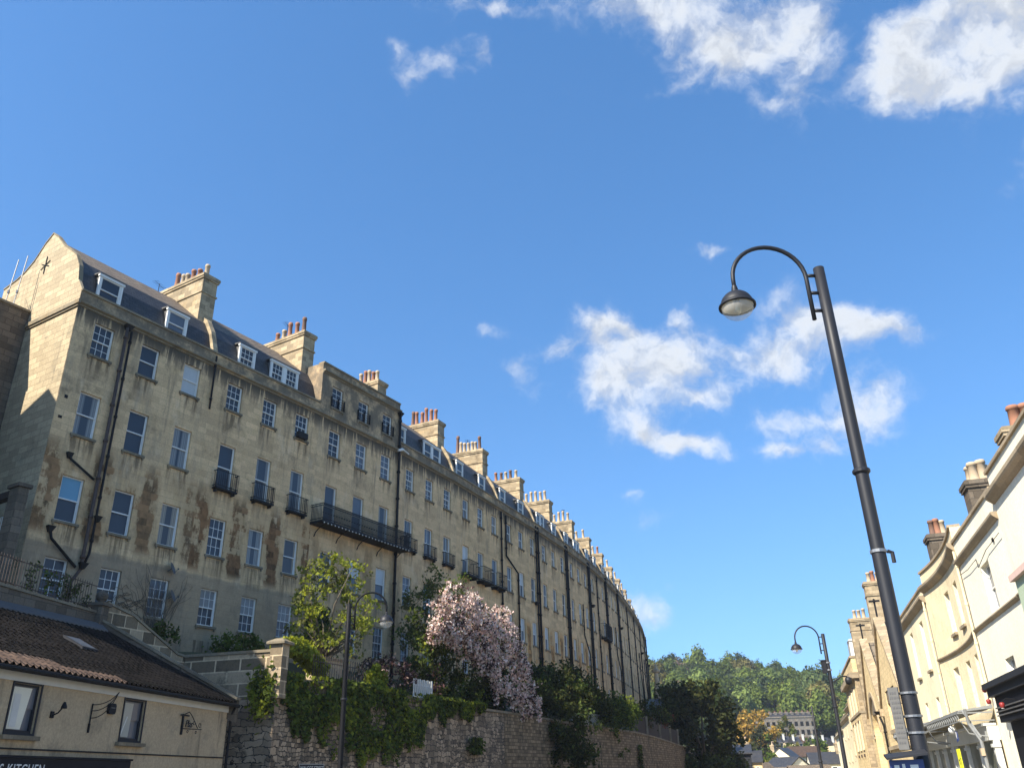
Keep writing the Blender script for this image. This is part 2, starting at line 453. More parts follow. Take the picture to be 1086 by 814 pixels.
def glass(name, col, var=0.5, rough=0.04):
    t = NT(name)
    p = t.pos(); n = t.noise(p, 0.9, 3, 0.6)
    c = t.mix(n, tuple(v * (1 - var) for v in col), tuple(v * (1 + var) for v in col))
    t.set(t.bsdf, 'Base Color', c); t.bsdf.inputs['Roughness'].default_value = 0.5
    t.bsdf.inputs['Coat Weight'].default_value = 0.42; t.bsdf.inputs['Coat Roughness'].default_value = rough
    t.bsdf.inputs['Coat IOR'].default_value = 1.5
    b = t.node('ShaderNodeBump'); t.set(b, 'Strength', 0.05); t.set(b, 'Distance', 0.05)
    t.L.new(t.noise(p, 2.2, 2, 0.5), b.inputs['Height']); t.L.new(b.outputs[0], t.bsdf.inputs['Coat Normal'])
    return t.mat

def leaf(name, col, var=0.35, trans=0.4, objvar=0.0, huevar=0.03, tcol=(1.35, 1.3, 0.55)):
    t = NT(name)
    g = t.node('ShaderNodeNewGeometry')
    rnd = g.outputs['Random Per Island']
    lo = tuple(v * (1 - var) for v in col); hi = (min(1, col[0] * (1 + var) + huevar), col[1] * (1 + var), col[2] * (1 + var * .5))
    c = t.mix(rnd, lo, hi)
    if objvar:
        oi = t.node('ShaderNodeObjectInfo')
        k = t.ramp(oi.outputs['Random'], 0, 1, 1 - objvar, 1 + objvar)
        c = t.mix(1.0, c, t.comb(k, k, t.math('MULTIPLY', k, k)), 'MULTIPLY')
    d = t.node('ShaderNodeBsdfDiffuse'); t.set(d, 'Color', c)
    tr = t.node('ShaderNodeBsdfTranslucent')
    t.set(tr, 'Color', t.mix(1.0, c, tcol, 'MULTIPLY'))
    m = t.node('ShaderNodeMixShader'); m.inputs[0].default_value = trans
    t.L.new(d.outputs[0], m.inputs[1]); t.L.new(tr.outputs[0], m.inputs[2])
    out = [n for n in t.N if n.type == 'OUTPUT_MATERIAL'][0]
    t.L.new(m.outputs[0], out.inputs[0])
    return t.mat

BATH = (0.61, 0.425, 0.235)
MT = {}
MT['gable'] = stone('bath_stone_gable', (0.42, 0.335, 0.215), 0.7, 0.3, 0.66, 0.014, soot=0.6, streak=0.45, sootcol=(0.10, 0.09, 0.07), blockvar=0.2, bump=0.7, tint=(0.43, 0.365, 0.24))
MT['wallA'] = stone('bath_stone_stained', BATH, 0.8, 0.31, 0.77, 0.011, soot=0.65, streak=0.7, blockvar=0.19, parapet=21.4, terrace=True,
                    rust=(10.9, 15.6, 0.85, (0.115, 0.06, 0.026)), grey=(10.75, (0.25, 0.20, 0.14), 0.74))
MT['wallB'] = stone('bath_stone_patched', (0.61, 0.42, 0.23), 0.8, 0.31, 0.77, 0.011, soot=0.65, streak=0.7, blockvar=0.19, parapet=21.4, terrace=True,
                    rust=(10.7, 15.4, 0.95, (0.105, 0.052, 0.022)), grey=(10.75, (0.26, 0.21, 0.145), 0.70))
MT['wallC'] = stone('bath_stone_smooth', (0.63, 0.435, 0.24), 0.9, 0.31, 0.80, 0.009, soot=0.5, streak=0.7, blockvar=0.16, parapet=21.5, terrace=True,
                    rust=(9.0, 15.0, 0.45, (0.13, 0.075, 0.03)))
MT['wallD'] = stone('bath_stone_worn', (0.64, 0.435, 0.23), 0.9, 0.31, 0.80, 0.009, soot=0.5, streak=0.65, blockvar=0.18, parapet=21.5, terrace=True,
                    rust=(8.0, 14.0, 0.9, (0.22, 0.115, 0.04)))
MT['trim'] = stone('weathered_trim', (0.21, 0.175, 0.12), 1.4, 0.5, 0.8, 0.006, soot=0.75, streak=0.5, sootcol=(0.05, 0.045, 0.04), bump=0.3)
MT['chimney'] = stone('chimney_stone', (0.38, 0.295, 0.185), 0.55, 0.28, 0.75, 0.012, soot=0.7, streak=0.5, blockvar=0.4, bump=0.6)
MT['slate'] = tiles('blue_slate', (0.024, 0.025, 0.029), (0.045, 0.045, 0.05), 0.32, 0.2, moss=0.4, mosscol=(0.07, 0.06, 0.04), rough=0.55, spec=0.5)
MT['stonetile'] = tiles('stone_tiles', (0.13, 0.10, 0.075), (0.2, 0.155, 0.11), 0.4, 0.26, moss=0.5, mosscol=(0.075, 0.062, 0.045))
MT['hallroof'] = tiles('hall_stone_tiles', (0.15, 0.12, 0.085), (0.21, 0.165, 0.115), 0.5, 0.3, moss=0.4, mosscol=(0.1, 0.085, 0.06), axis='x')
MT['pantile'] = tiles('dark_pantiles', (0.011, 0.0105, 0.010), (0.021, 0.0185, 0.017), 0.26, 0.26, moss=0.5, mosscol=(0.012, 0.011, 0.011), rough=1.0, spec=0.0)
MT['pantile_red'] = tiles('terracotta_pantiles', (0.07, 0.043, 0.029), (0.12, 0.075, 0.05), 0.26, 0.26, moss=0.3, mosscol=(0.05, 0.035, 0.03))
MT['lead'] = plain('lead', (0.085, 0.082, 0.08), 0.6, var=0.3)
MT['white'] = plain('white_paint', (0.66, 0.655, 0.62), 0.5, var=0.08)
MT['offwhite'] = plain('old_white_paint', (0.55, 0.54, 0.49), 0.6, var=0.15)
MT['iron'] = plain('black_iron', (0.010, 0.010, 0.011), 0.65, var=0.3, spec=0.2)
MT['pipe'] = plain('pipe_paint', (0.014, 0.013, 0.013), 0.7, var=0.5, spec=0.15)
MT['pipe_rust'] = plain('rusty_pipe', (0.06, 0.038, 0.028), 0.7, var=0.5, nscale=5)
MT['pot_red'] = plain('terracotta', (0.29, 0.135, 0.08), 0.85, var=0.3, nscale=4)
MT['pot_buff'] = plain('buff_clay', (0.42, 0.325, 0.215), 0.85, var=0.25, nscale=4)
MT['pot_dark'] = plain('sooty_clay', (0.15, 0.085, 0.06), 0.85, var=0.4, nscale=4)
MT['glass'] = glass('window_glass', (0.010, 0.015, 0.026))
def curtained(name, col, curt, side=0.3, top=0.0):
    t = NT(name)
    x, y, z = t.sep(t.objc())
    oi = t.node('ShaderNodeObjectInfo'); rd = oi.outputs['Random']
    w = t.math('ADD', side * 0.5, t.math('MULTIPLY', rd, side))
    d = t.math('ABSOLUTE', t.math('SUBTRACT', x, 0.5))
    m = t.ramp(t.math('ADD', d, w), 0.5, 0.53)
    fold_shade = t.math('SINE', t.math('MULTIPLY', x, 60.0))  # shade of the drape folds painted as stripes on the flat pane
    cc = t.mix(t.ramp(fold_shade, -1, 1), tuple(v * .6 for v in curt), curt)
    c = t.mix(m, col, cc)
    t.set(t.bsdf, 'Base Color', c); t.bsdf.inputs['Roughness'].default_value = 0.5
    t.bsdf.inputs['Coat Weight'].default_value = 0.55; t.bsdf.inputs['Coat Roughness'].default_value = 0.04
    b = t.node('ShaderNodeBump'); t.set(b, 'Strength', 0.06); t.set(b, 'Distance', 0.05)
    t.L.new(t.noise(t.pos(), 2.2, 2, 0.5), b.inputs['Height']); t.L.new(b.outputs[0], t.bsdf.inputs['Coat Normal'])
    return t.mat
MT['glass_drape'] = curtained('glass_with_drapes', (0.015, 0.02, 0.03), (0.20, 0.20, 0.19))
MT['glass_warm'] = curtained('glass_with_cream_drapes', (0.02, 0.02, 0.024), (0.26, 0.225, 0.165), .36)
MT['glass_mid'] = glass('glass_with_curtain', (0.075, 0.09, 0.115), 0.55)
MT['glass_blind'] = glass('glass_with_blind', (0.42, 0.43, 0.42), 0.12)
MT['glass_net'] = glass('glass_with_net', (0.17, 0.175, 0.175), .25)
MT['glass_blue'] = glass('glass_with_blue_blind', (0.10, 0.25, 0.36), 0.15)

# ------------------------------------------------------------------ plan of the place
_xs = [0, 15.6, 31, 45, 62, 80, 105, 135, 180]; _hs = [31.3, 31.3, 24, 23.6, 18.8, 14.2, 12.0, 4, -9]
_S = np.arange(-20, 160, 0.1)
_h = np.radians(np.interp(_S + .05, _xs, _hs))
_d = np.c_[np.sin(_h), np.cos(_h)] * .1
_P = np.vstack([[0, 0], np.cumsum(_d, 0)])[:-1]
_P = _P - _P[np.argmin(abs(_S))] + np.array([-19.45, 32.5])
def W(s, p, z=0.0):
    """point at s metres along the terrace front, p metres out towards the street"""
    x = np.interp(s, _S, _P[:, 0]); y = np.interp(s, _S, _P[:, 1]); h = radians(float(np.interp(s, _xs, _hs)))
    return Vector((x + p * cos(h), y - p * sin(h), z))
def head(s): return float(np.interp(s, _xs, _hs))
HR = radians(16.5)
def R(s, w, z=0.0):
    """point at s metres up the street, w metres to the right of the camera's line"""
    return Vector((s * sin(HR) + w * cos(HR), s * cos(HR) - w * sin(HR), z))
RZ_R = atan2(-cos(HR), -sin(HR))             # local x towards the camera, local y away from the street

# ------------------------------------------------------------------ setting: ground, road, pavement, gardens, hill
def hill_z(x, y):
    D = hypot(x, y); az = degrees(atan2(x, y))
    top = np.interp(az, [-60, -20, 6, 9, 14, 17.7, 20, 24, 40, 70], [38, 40, 41, 39, 35, 30, 25, 22, 19, 16])
    f = np.interp(D, [0, 150, 200, 310, 425, 520, 900], [0, 0, .04, .27, 1.0, 1.1, 1.15])
    return -1.05 + f * (top + 1)
def build_ground():
    m = MB(); az = np.linspace(-180, 180, 121); rr = [0.5, 20, 60, 110, 150, 175, 200, 225, 250, 280, 310, 335, 360, 385, 405, 425, 470, 520, 700, 900, 2500]
    idx = {}
    for i, r in enumerate(rr):
        for j in range(120):
            a = radians(az[j]); x, y = r * sin(a), r * cos(a)
            z = hill_z(x, y) if abs(az[j]) < 75 else -1.05
            if r > 2000: z = -1.05
            m.v.append((x, y, z))
    for i in range(len(rr) - 1):
        for j in range(120):
            j2 = (j + 1) % 120
            m.f.append((i*120 + j, i*120 + j2, (i+1)*120 + j2, (i+1)*120 + j)); m.m.append(0)
    m.f.append(tuple(range(120))); m.m.append(0)
    t = NT('hill_grass'); n = t.noise(t.pos(), 0.05, 8, 0.7)
    t.set(t.bsdf, 'Base Color', t.mix(n, (0.03, 0.05, 0.015), (0.075, 0.085, 0.03))); t.bsdf.inputs['Roughness'].default_value = 0.95
    tag(m.build('ground', t.mat, smooth=True), kind='structure')
def strip(name, mat, pts_l, pts_r, thick=0.0):
    m = MB(); n = len(pts_l)
    for a, b in zip(pts_l, pts_r): m.v += [tuple(a), tuple(b)]
    for i in range(n - 1): m.f.append((2*i, 2*i+1, 2*i+3, 2*i+2)); m.m.append(0)
    if thick:
        k = len(m.v)
        for a, b in zip(pts_l, pts_r): m.v += [(a[0], a[1], a[2]-thick), (b[0], b[1], b[2]-thick)]
        for i in range(n - 1):
            m.f.append((2*i, 2*i+2, k+2*i+2, k+2*i)); m.m.append(0)
            m.f.append((2*i+1, k+2*i+1, k+2*i+3, 2*i+3)); m.m.append(0)
    return tag(m.build(name, mat), kind='structure')
MT['asphalt'] = plain('asphalt', (0.05, 0.05, 0.052), 0.9, var=0.25, nscale=6)
MT['paving'] = plain('stone_paving', (0.26, 0.24, 0.20), 0.9, var=0.2, nscale=2)
MT['paint'] = plain('road_paint', (0.75, 0.75, 0.72), 0.7)
MT['soil'] = plain('garden_soil', (0.06, 0.06, 0.03), 0.95, var=0.5, nscale=1.5)
build_ground()
ss = [-25 + 6 * i for i in range(32)]
def lside(s):                                  # left edge of the road follows the retaining wall
    return W(max(-4, min(s, 118)), 8.0)
road_l = [R(s, -13.0 if s < 30 else -12.4, -1.0) for s in ss]
strip('road', MT['asphalt'], [R(s, -11.5 + max(0, s - 60) * 0.05, -1.0) for s in ss], [R(s, 1.6, -1.0) for s in ss])
strip('pavement', MT['paving'], [R(s, -18.5 + max(0, s - 60) * 0.05, -0.88) for s in ss], [R(s, -11.5 + max(0, s - 60) * 0.05, -0.88) for s in ss], 0.12)
strip('pavement', MT['paving'], [R(s, 1.6, 0.0 if s < 60 else -0.6) for s in ss], [R(s, 9.0, 0.0 if s < 60 else -0.6) for s in ss], 1.0)
for s in range(-20, 150, 6):
    strip('road_marking', MT['paint'], [R(s, -5.0, -0.996), R(s + 3, -5.0, -0.996)], [R(s, -4.88, -0.996), R(s + 3, -4.88, -0.996)])
def wall_top(s): return float(np.interp(s, [-5, 8, 12, 18, 23, 37, 52, 70, 118], [5.6, 5.6, 5.55, 5.3, 5.15, 4.95, 4.9, 4.5, 4.3]))
def foot_z(s): return float(np.interp(s, [-20, 16, 30, 60, 118], [7.1, 7.0, 6.6, 6.4, 6.2]))
gs = [-12 + 2.0 * i for i in range(66)]
def _garden():
    m = MB()
    for s in [8.75] + [g for g in gs if g > 9]:
        zf, zw = foot_z(s), wall_top(s) - 0.35
        for p, z in ((0.02, zf), (2.2, zf - 0.05), (4.2, zw + 0.25 if s > 8 else zf - .1), (5.62, zw if s > 8 else zf - .2)): m.v.append(tuple(W(s, p, z)))
    for i in range(len(m.v) // 4 - 1):
        for j in range(3): m.f.append((4*i+j, 4*i+j+1, 4*i+j+5, 4*i+j+4)); m.m.append(0)
    k = len(m.v); ring = [W(8.75, 5.7, 5.2), W(7.15, 1.85, 6.3), W(6.6, 1.4, 6.95), W(2.6, 1.9, 7.1), W(-1.6, 3.0, 7.3), W(-9, 5.2, 7.3), W(-9, -7, 7.3), W(0, -7, 7.3), W(0, .02, 7.1), W(8.75, .02, 7.1), W(8.75, 2.2, 7.0)]
    m.v += [tuple(q) for q in ring]; m.f.append(tuple(range(k, len(m.v)))); m.m.append(0)
    tag(m.build('garden_ground', MT['soil']), kind='structure')
_garden()

# ------------------------------------------------------------------ windows shared by all buildings
def sash_mesh(w, h, nx, ny, paint='white', mid=True, fr=0.055, bar=0.022):
    """box-sash frame with meeting rail and glazing bars, origin at bottom left of the opening, front at y=0"""
    m = MB()
    m.box(0, fr, 0, .10, 0, h); m.box(w - fr, w, 0, .10, 0, h)
    m.box(fr, w - fr, 0.002, .10, h - fr, h); m.box(fr, w - fr, 0.002, .10, 0, fr * 1.3)
    zm = h * 0.5
    if mid: m.box(fr, w - fr, .012, .09, zm - .025, zm + .025)
    def grid(z0, z1, y):
        iw = w - 2 * fr
        for i in range(1, nx):
            x = fr + iw * i / nx; m.box(x - bar/2, x + bar/2, y, y + .03, z0, z1)
        for j in range(1, ny):
            z = z0 + (z1 - z0) * j / ny; m.box(fr, w - fr, y + .003, y + .028, z - bar/2, z + bar/2)
    if mid:
        grid(zm + .025, h - fr, .02); grid(fr * 1.3, zm - .025, .055)
        for x in (fr, w - fr - .03):
            m.box(x, x + .03, .018, .06, zm + .025, h - fr); m.box(x, x + .03, .05, .09, fr * 1.3, zm - .025)
    else: grid(fr * 1.3, h - fr, .03)
    return m.mesh('window', MT[paint])
def pane_mesh(w, h, g, fr=0.055, split=None):
    m = MB(); zm = h * 0.5
    m.box(fr * .7, w - fr * .7, .036, .046, zm, h - fr * .7, 0)
    m.box(fr * .7, w - fr * .7, .072, .082, fr * .7, zm, 1 if split else 0)
    return m.mesh('pane', [MT[g], MT[split]] if split else MT[g])
def sill_mesh(w, m_='trim'):
    m = MB(); m.box(-.09, w + .09, -.09, .14, -.11, -.001); m.box(-.05, .03, -.06, -.002, -.2, -.11); m.box(w - .03, w + .05, -.06, -.002, -.2, -.11)
    return m.mesh('sill', MT[m_])
_cache = {}
def cached(fn, *a):
    k = (fn.__name__,) + a
    if k not in _cache: _cache[k] = fn(*a)
    return _cache[k]
def add_window(parent, x, z, w, h, nx=1, ny=1, g='glass', split=None, y=0.11, sill=True, paint='white', name='window', mid=True, label=None):
    o = inst(name, cached(sash_mesh, w, h, nx, ny, paint, mid), parent, (x, y, z))
    if label: o['label'] = label
    inst('pane', cached(pane_mesh, w, h, g, 0.055, split), o)
    if sill: inst('sill', cached(sill_mesh, w), o, (0, -y, 0))
    return o

def facade(m, L, z0, z1, holes, y=0.0, rev=0.20, mi=0, curve=None):
    """sheet from x=0..L with openings (x,z,w,h) and their reveals"""
    xs = sorted({0, L} | {round(v, 4) for (x, z, w, h) in holes for v in (x, x + w)})
    zs = sorted({z0, z1} | {round(v, 4) for (x, z, w, h) in holes for v in (z, z + h)})
    f = curve or (lambda x: y)
    for i in range(len(xs) - 1):
        for j in range(len(zs) - 1):
            xm, zm = (xs[i] + xs[i+1]) / 2, (zs[j] + zs[j+1]) / 2
            if any(x < xm < x + w and z < zm < z + h for (x, z, w, h) in holes): continue
            a, b = f(xs[i]), f(xs[i+1])
            m.quad([(xs[i], a, zs[j]), (xs[i+1], b, zs[j]), (xs[i+1], b, zs[j+1]), (xs[i], a, zs[j+1])], mi)
    for (x, z, w, h) in holes:
        a, b = f(x), f(x + w)
        m.quad([(x, a, z), (x, a + rev, z), (x, a + rev, z + h), (x, a, z + h)], mi)
        m.quad([(x + w, b, z), (x + w, b, z + h), (x + w, b + rev, z + h), (x + w, b + rev, z)], mi)
        m.quad([(x, a, z + h), (x, a + rev, z + h), (x + w, b + rev, z + h), (x + w, b, z + h)], mi)
        m.quad([(x, a, z), (x + w, b, z), (x + w, b + rev, z), (x, a + rev, z)], mi)
        m.quad([(x, a + rev, z), (x + w, b + rev, z), (x + w, b + rev, z + h), (x, a + rev, z + h)], mi)

def pot_mesh(kind, r=0.14, h=0.75):
    m = MB()
    m.lathe([(r * 1.25, 0), (r * 1.25, .06), (r * 1.12, .1), (r * .92, h * .82), (r * 1.12, h * .84), (r * 1.12, h * .93), (r * .98, h), (r * .72, h), (r * .72, h - .15)], n=10, caps=False)
    return m.mesh('chimney_pot', MT[kind], True)
def chimney_stack(parent, loc, lx, ly, h, pots, along='y', kind_seq=('pot_red',), mat='chimney', band2=True, hseq=(0.75,), r=0.145, ends=0.3, label=None):
    """stack centred at loc (base), size lx x ly, pots in a row"""
    m = MB()
    a, b = lx / 2, ly / 2
    m.box(-a, a, -b, b, 0, h - .34)
    m.box(-a - .07, a + .07, -b - .07, b + .07, h - .34, h - .22); m.box(-a - .11, a + .11, -b - .11, b + .11, h - .22, h - .06); m.box(-a - .05, a + .05, -b - .05, b + .05, h - .06, h)
    if band2:
        z = h - 1.25
        m.box(-a - .06, a + .06, -b - .06, b + .06, z, z + .1)
    o = m.build('chimney', MT[mat], parent); o.location = loc
    if label: o['label'] = label
    n = pots; rp_ = random.Random(int(abs(loc[0] * 13 + loc[1] * 7 + h * 31 + parent.location.x * 17)))
    for i in range(n):
        t = ((i + .5) / n - .5) * 2
        px, py = (0, t * (b - ends)) if along == 'y' else (t * (a - ends), 0)
        q = inst('chimney_pot', cached(pot_mesh, kind_seq[i % len(kind_seq)], r, hseq[i % len(hseq)]), o, (px + rp_.uniform(-.03, .03), py + rp_.uniform(-.03, .03), h - .004), 0, (1, 1, rp_.uniform(.86, 1.12)))
        q.rotation_euler = (radians(rp_.uniform(-2.2, 2.2)), radians(rp_.uniform(-2.2, 2.2)), 0)
    return o

def downpipe(parent, pts, r=0.06, mat='pipe', brackets=True, name='drainpipe', label=None):
    m = MB(); m.tube(pts, r, 8)
    for i in range(len(pts) - 1):
        a, b = Vector(pts[i]), Vector(pts[i + 1])
        if abs(a.z - b.z) > 2:
            n = int(abs(a.z - b.z) // 1.8)
            for k in range(n + 1):
                q = a.lerp(b, (k + .3) / (n + .6)); m.lathe([(r * 1.45, -.06), (r * 1.45, .06)], q, 8)
    o = m.build(name, MT[mat], parent, True)
    if label: o['label'] = label
    return o
def hopper(m, x, y, z, s=.16):
    m.hexa([(x - s*.5, y - s, z - .25), (x + s*.5, y - s, z - .25), (x + s*.5, y + .0, z - .25), (x - s*.5, y + .0, z - .25)],
           [(x - s*1.3, y - s*1.6, z), (x + s*1.3, y - s*1.6, z), (x + s*1.3, y, z), (x - s*1.3, y, z)])

def balconette(parent, x, z, w, h=0.85, d=0.32, curved=False, name='balcony'):
    m = MB()
    x0, x1 = x - .18, x + w + .18
    m.box(x0, x1, -d, -.003, z - .09, z)
    for zz in (z + .08, z + h):
        m.box(x0, x1, -d, -d + .035, zz, zz + .035); m.box(x0, x0 + .035, -d + .035, -.003, zz, zz + .035); m.box(x1 - .035, x1, -d + .035, -.003, zz, zz + .035)
    n = max(6, int((x1 - x0) / .12))
    for i in range(n + 1):
        xx = x0 + .012 + (x1 - x0 - .024) * i / n
        m.box(xx - .009, xx + .009, -d + .006, -d + .026, z, z + h)
    for yy in (-d * .66, -d * .33):
        for xx in (x0 + .016, x1 - .016): m.box(xx - .009, xx + .009, yy - .009, yy + .009, z, z + h)
    m.box(x0 + .1, x0 + .16, -d * .8, -.003, z - .22, z - .09); m.box(x1 - .16, x1 - .1, -d * .8, -.003, z - .22, z - .09)
    return m.build(name, MT['iron'], parent)
def long_balcony(parent, x0, x1, z, d=0.95, h=0.95):
    m = MB(); m.box(x0, x1, -d, -.003, z - .14, z)
    o = m.build('balcony', MT['iron'], parent)
    r = MB()
    for zz in (z + .1, z + h - .12, z + h):
        r.box(x0, x1, -d, -d + .04, zz, zz + .03); r.box(x0, x0 + .04, -d + .04, -.003, zz, zz + .03); r.box(x1 - .04, x1, -d + .04, -.003, zz, zz + .03)
    n = int((x1 - x0) / .075)
    for i in range(n + 1):
        xx = x0 + .02 + (x1 - x0 - .04) * i / n
        r.box(xx - .014, xx + .014, -d + .009, -d + .03, z, z + h)
        if i % 3 == 0: r.lathe([(.0, -.055), (.05, 0), (.0, .055)], (xx, -d + .02, z + h * .45), 6)
    for yy in (-.1, -.2, -.3, -.4, -.5, -.6, -.7, -.8):
        for xx in (x0 + .02, x1 - .02): r.box(xx - .011, xx + .011, yy - .011, yy + .011, z, z + h)
    r.build('railing', MT['iron'], o)
    b = MB()
    for i in range(5):
        xx = x0 + .4 + (x1 - x0 - .8) * i / 4
        b.tube([(xx, -.01, z - .75), (xx, -.12, z - .5), (xx, -.45, z - .24), (xx, -d + .08, z - .11)], .03, 6)
    # row of pale drops along the edge
    e = MB()
    for i in range(int((x1 - x0) / .3)):
        xx = x0 + .15 + .3 * i; e.box(xx - .03, xx + .03, -d - .012, -d + .01, z - .17, z - .1)
    b.build('bracket', MT['iron'], o); e.build('edge_drop', MT['offwhite'], o)
    return o

# roof outline (depth, height) of the mansard
ROOF = [(0.32, 21.95), (0.36, 22.1), (0.73, 23.55), (1.22, 24.38), (3.72, 26.52), (6.1, 24.42), (6.75, 23.5), (7.15, 21.95)]
def roof_part(parent, L, dz=0.0):
    m = MB()
    poly = [(y, z + dz) for y, z in ROOF]
    m.prism(poly, 0, 0.02, L - 0.02, 1, mside=[0, 0, 0, 1, 1, 0, 0, 1])
    o = m.build('roof', [MT['slate'], MT['stonetile']], parent)
    return o
def dormer(parent, x, w, z=22.55, h=1.15, nx=2, ny=2, y=0.42, double=False, g='glass', paint='white'):
    """timber dormer: frame front, lead cheeks and roof"""
    m = MB()
    ww = w
    f = .09
    # front frame
    m.box(x - ww/2, x - ww/2 + f, y, y + .1, z - .12, z + h); m.box(x + ww/2 - f, x + ww/2, y, y + .1, z - .12, z + h)
    m.box(x - ww/2 - .05, x + ww/2 + .05, y - .04, y + .1, z + h, z + h + .12)
    m.box(x - ww/2 - .04, x + ww/2 + .04, y - .06, y + .1, z - .2, z - .12)
    if double: m.box(x - .1, x + .1, y + .004, y + .1, z - .12, z + h)
    # cheeks, roof and solid body going back into the slope
    m.box(x - ww/2 + .02, x + ww/2 - .02, y + .16, y + 1.3, z - .12, z + h - .01, 1)
    m.hexa([(x - ww/2 - .07, y - .06, z + h + .121), (x + ww/2 + .07, y - .06, z + h + .121), (x + ww/2 + .07, y + 1.6, z + h + .121), (x - ww/2 - .07, y + 1.6, z + h + .121)],
           [(x - ww/2 - .07, y - .06, z + h + .16), (x + ww/2 + .07, y - .06, z + h + .16), (x + ww/2 + .07, y + 1.6, z + h + .34), (x - ww/2 - .07, y + 1.6, z + h + .34)], 1)
    o = m.build('dormer', [MT[paint], MT['lead']], parent)
    segs = [(x - ww/2 + f, x - .1), (x + .1, x + ww/2 - f)] if double else [(x - ww/2 + f, x + ww/2 - f)]
    for a, b in segs:
        wo = inst('dormer_sash', cached(sash_mesh, round(b - a - .004, 3), round(h + .116, 3), nx, ny, paint, True), o, (a + .002, y + .02, z - .118))
        p = inst('pane', cached(pane_mesh, round(b - a - .004, 3), round(h + .116, 3), g, .055, None), o, (a + .002, y + .02, z - .118))
    return o

def cornice_part(parent, L, dz=0.0, z=21.42, x0=0.0, depth=.2):
    m = MB()
    m.prism([(0.0, z), (-.06, z), (-.06, z + .06), (-depth, z + .12), (-depth, z + .2), (0.0, z + .24)], 0, x0 + .004, L - .004)
    return m.build('cornice', MT['trim'], parent)
def coping_part(parent, L, z=22.2, x0=0.0):
    m = MB(); m.box(x0 + .003, L - .003, -.07, .40, z, z + .1)
    return m.build('coping', MT['trim'], parent)

ROWZ = {0: 19.35, 1: 15.52, 2: 11.72, 3: 8.5}
HOUSEL = 7.7
houses = []
def terrace_house(i, label, rows, wall='wallC', dz=0.0, group=None, dormers=(), chim=None, attic=False, gable=False, top=22.2, extra=None, offs=None):
    s0, s1 = i * HOUSEL, (i + 1) * HOUSEL
    a, b = W(s0, 0), W(s1, 0); v = b - a; L = v.length
    t = thing('terrace_house', label, 'house', (a.x, a.y, 0), atan2(v.y, v.x), group)
    holes = []; wins = []
    xo = offs or [0.95, 3.42, 5.88]
    for (z, h, w, specs, sills) in rows:
        for k, sp in enumerate(specs):
            if sp is None: continue
            x = xo[k] - (w - 1.0) / 2
            holes.append((x, z + dz, w, h)); wins.append((x, z + dz, w, h, sp, sills))
    m = MB(); zt = (24.9 if attic else top) + dz
    facade(m, L, -1.0 if i > 0 else -1.0, zt, holes)
    D = 7.3
    m.quad([(0, 0, -1), (0, 0, zt), (0, D, zt), (0, D, -1)]); m.quad([(L, 0, -1), (L, D, -1), (L, D, zt), (L, 0, zt)])
    m.quad([(0, D, -1), (0, D, zt), (L, D, zt), (L, D, -1)])
    if attic: m.quad([(0, .3, zt - .25), (L, .3, zt - .25), (L, D, zt - .25), (0, D, zt - .25)])
    m.quad([(0, 0, zt), (L, 0, zt), (L, .3, zt), (0, .3, zt)]); m.quad([(0, .3, zt), (L, .3, zt), (L, .3, zt - .3), (0, .3, zt - .3)])
    m.build('wall', MT[wall], t)
    for (x, z, w, h, sp, sills) in wins:
        add_window(t, x, z, w, h, sp[0], sp[1], sp[2], sp[3] if len(sp) > 3 else None, sill=sills)
    cornice_part(t, L, dz, 21.42 + dz)
    if attic:
        cornice_part(t, L, dz, 24.25 + dz); coping_part(t, L, zt)
    else:
        coping_part(t, L, zt)
        roof_part(t, L, dz)
        for dd in dormers: dormer(t, *dd[:1], **dict(dd[1], z=22.47 + dz))
        if i > 0:
            u = MB(); poly = [(0.12, 22.3 + dz)] + [(y + (-.14 if y < 3 else .14 if y > 4 else 0), z + .17 + dz) for y, z in ROOF[2:7]] + [(7.2, 22.0 + dz)]
            u.prism(poly, 0, -.15, .15); u.build('party_wall', MT['chimney'], t)
    if chim: chim(t, L)
    if extra: extra(t, L)
    houses.append(t)
    return t

def ch(loc_x, y0, y1, z1, pots, kinds, hs=(0.75,), zb=22.5, th=0.95, label=None):
    def f(t, L):
        chimney_stack(t, (loc_x if loc_x > 0 else L + loc_x, (y0 + y1) / 2 + .14, zb), th, y1 - y0 - .3, z1 - .22 - zb, pots, 'y', kinds, hseq=tuple(round(v * 1.3, 2) for v in hs), label=label, r=.135)
    return f
GD = (1, 1, 'glass_drape'); GW = (1, 1, 'glass_warm'); G2d = (2, 1, 'glass_drape'); G2w = (2, 1, 'glass_warm'); G4d = (2, 2, 'glass_drape'); G1 = (1, 1, 'glass'); G1m = (1, 1, 'glass_mid'); G6 = (3, 2, 'glass'); G6m = (3, 2, 'glass_mid'); G4 = (2, 2, 'glass'); G4m = (2, 2, 'glass_mid')
GB = (1, 1, 'glass_blind'); GBs = (1, 1, 'glass_blind', 'glass_mid'); GBL = (1, 1, 'glass_blue', 'glass'); G2 = (2, 1, 'glass'); G2m = (2, 1, 'glass_mid'); G2b = (2, 1, 'glass_blind', 'glass_mid')

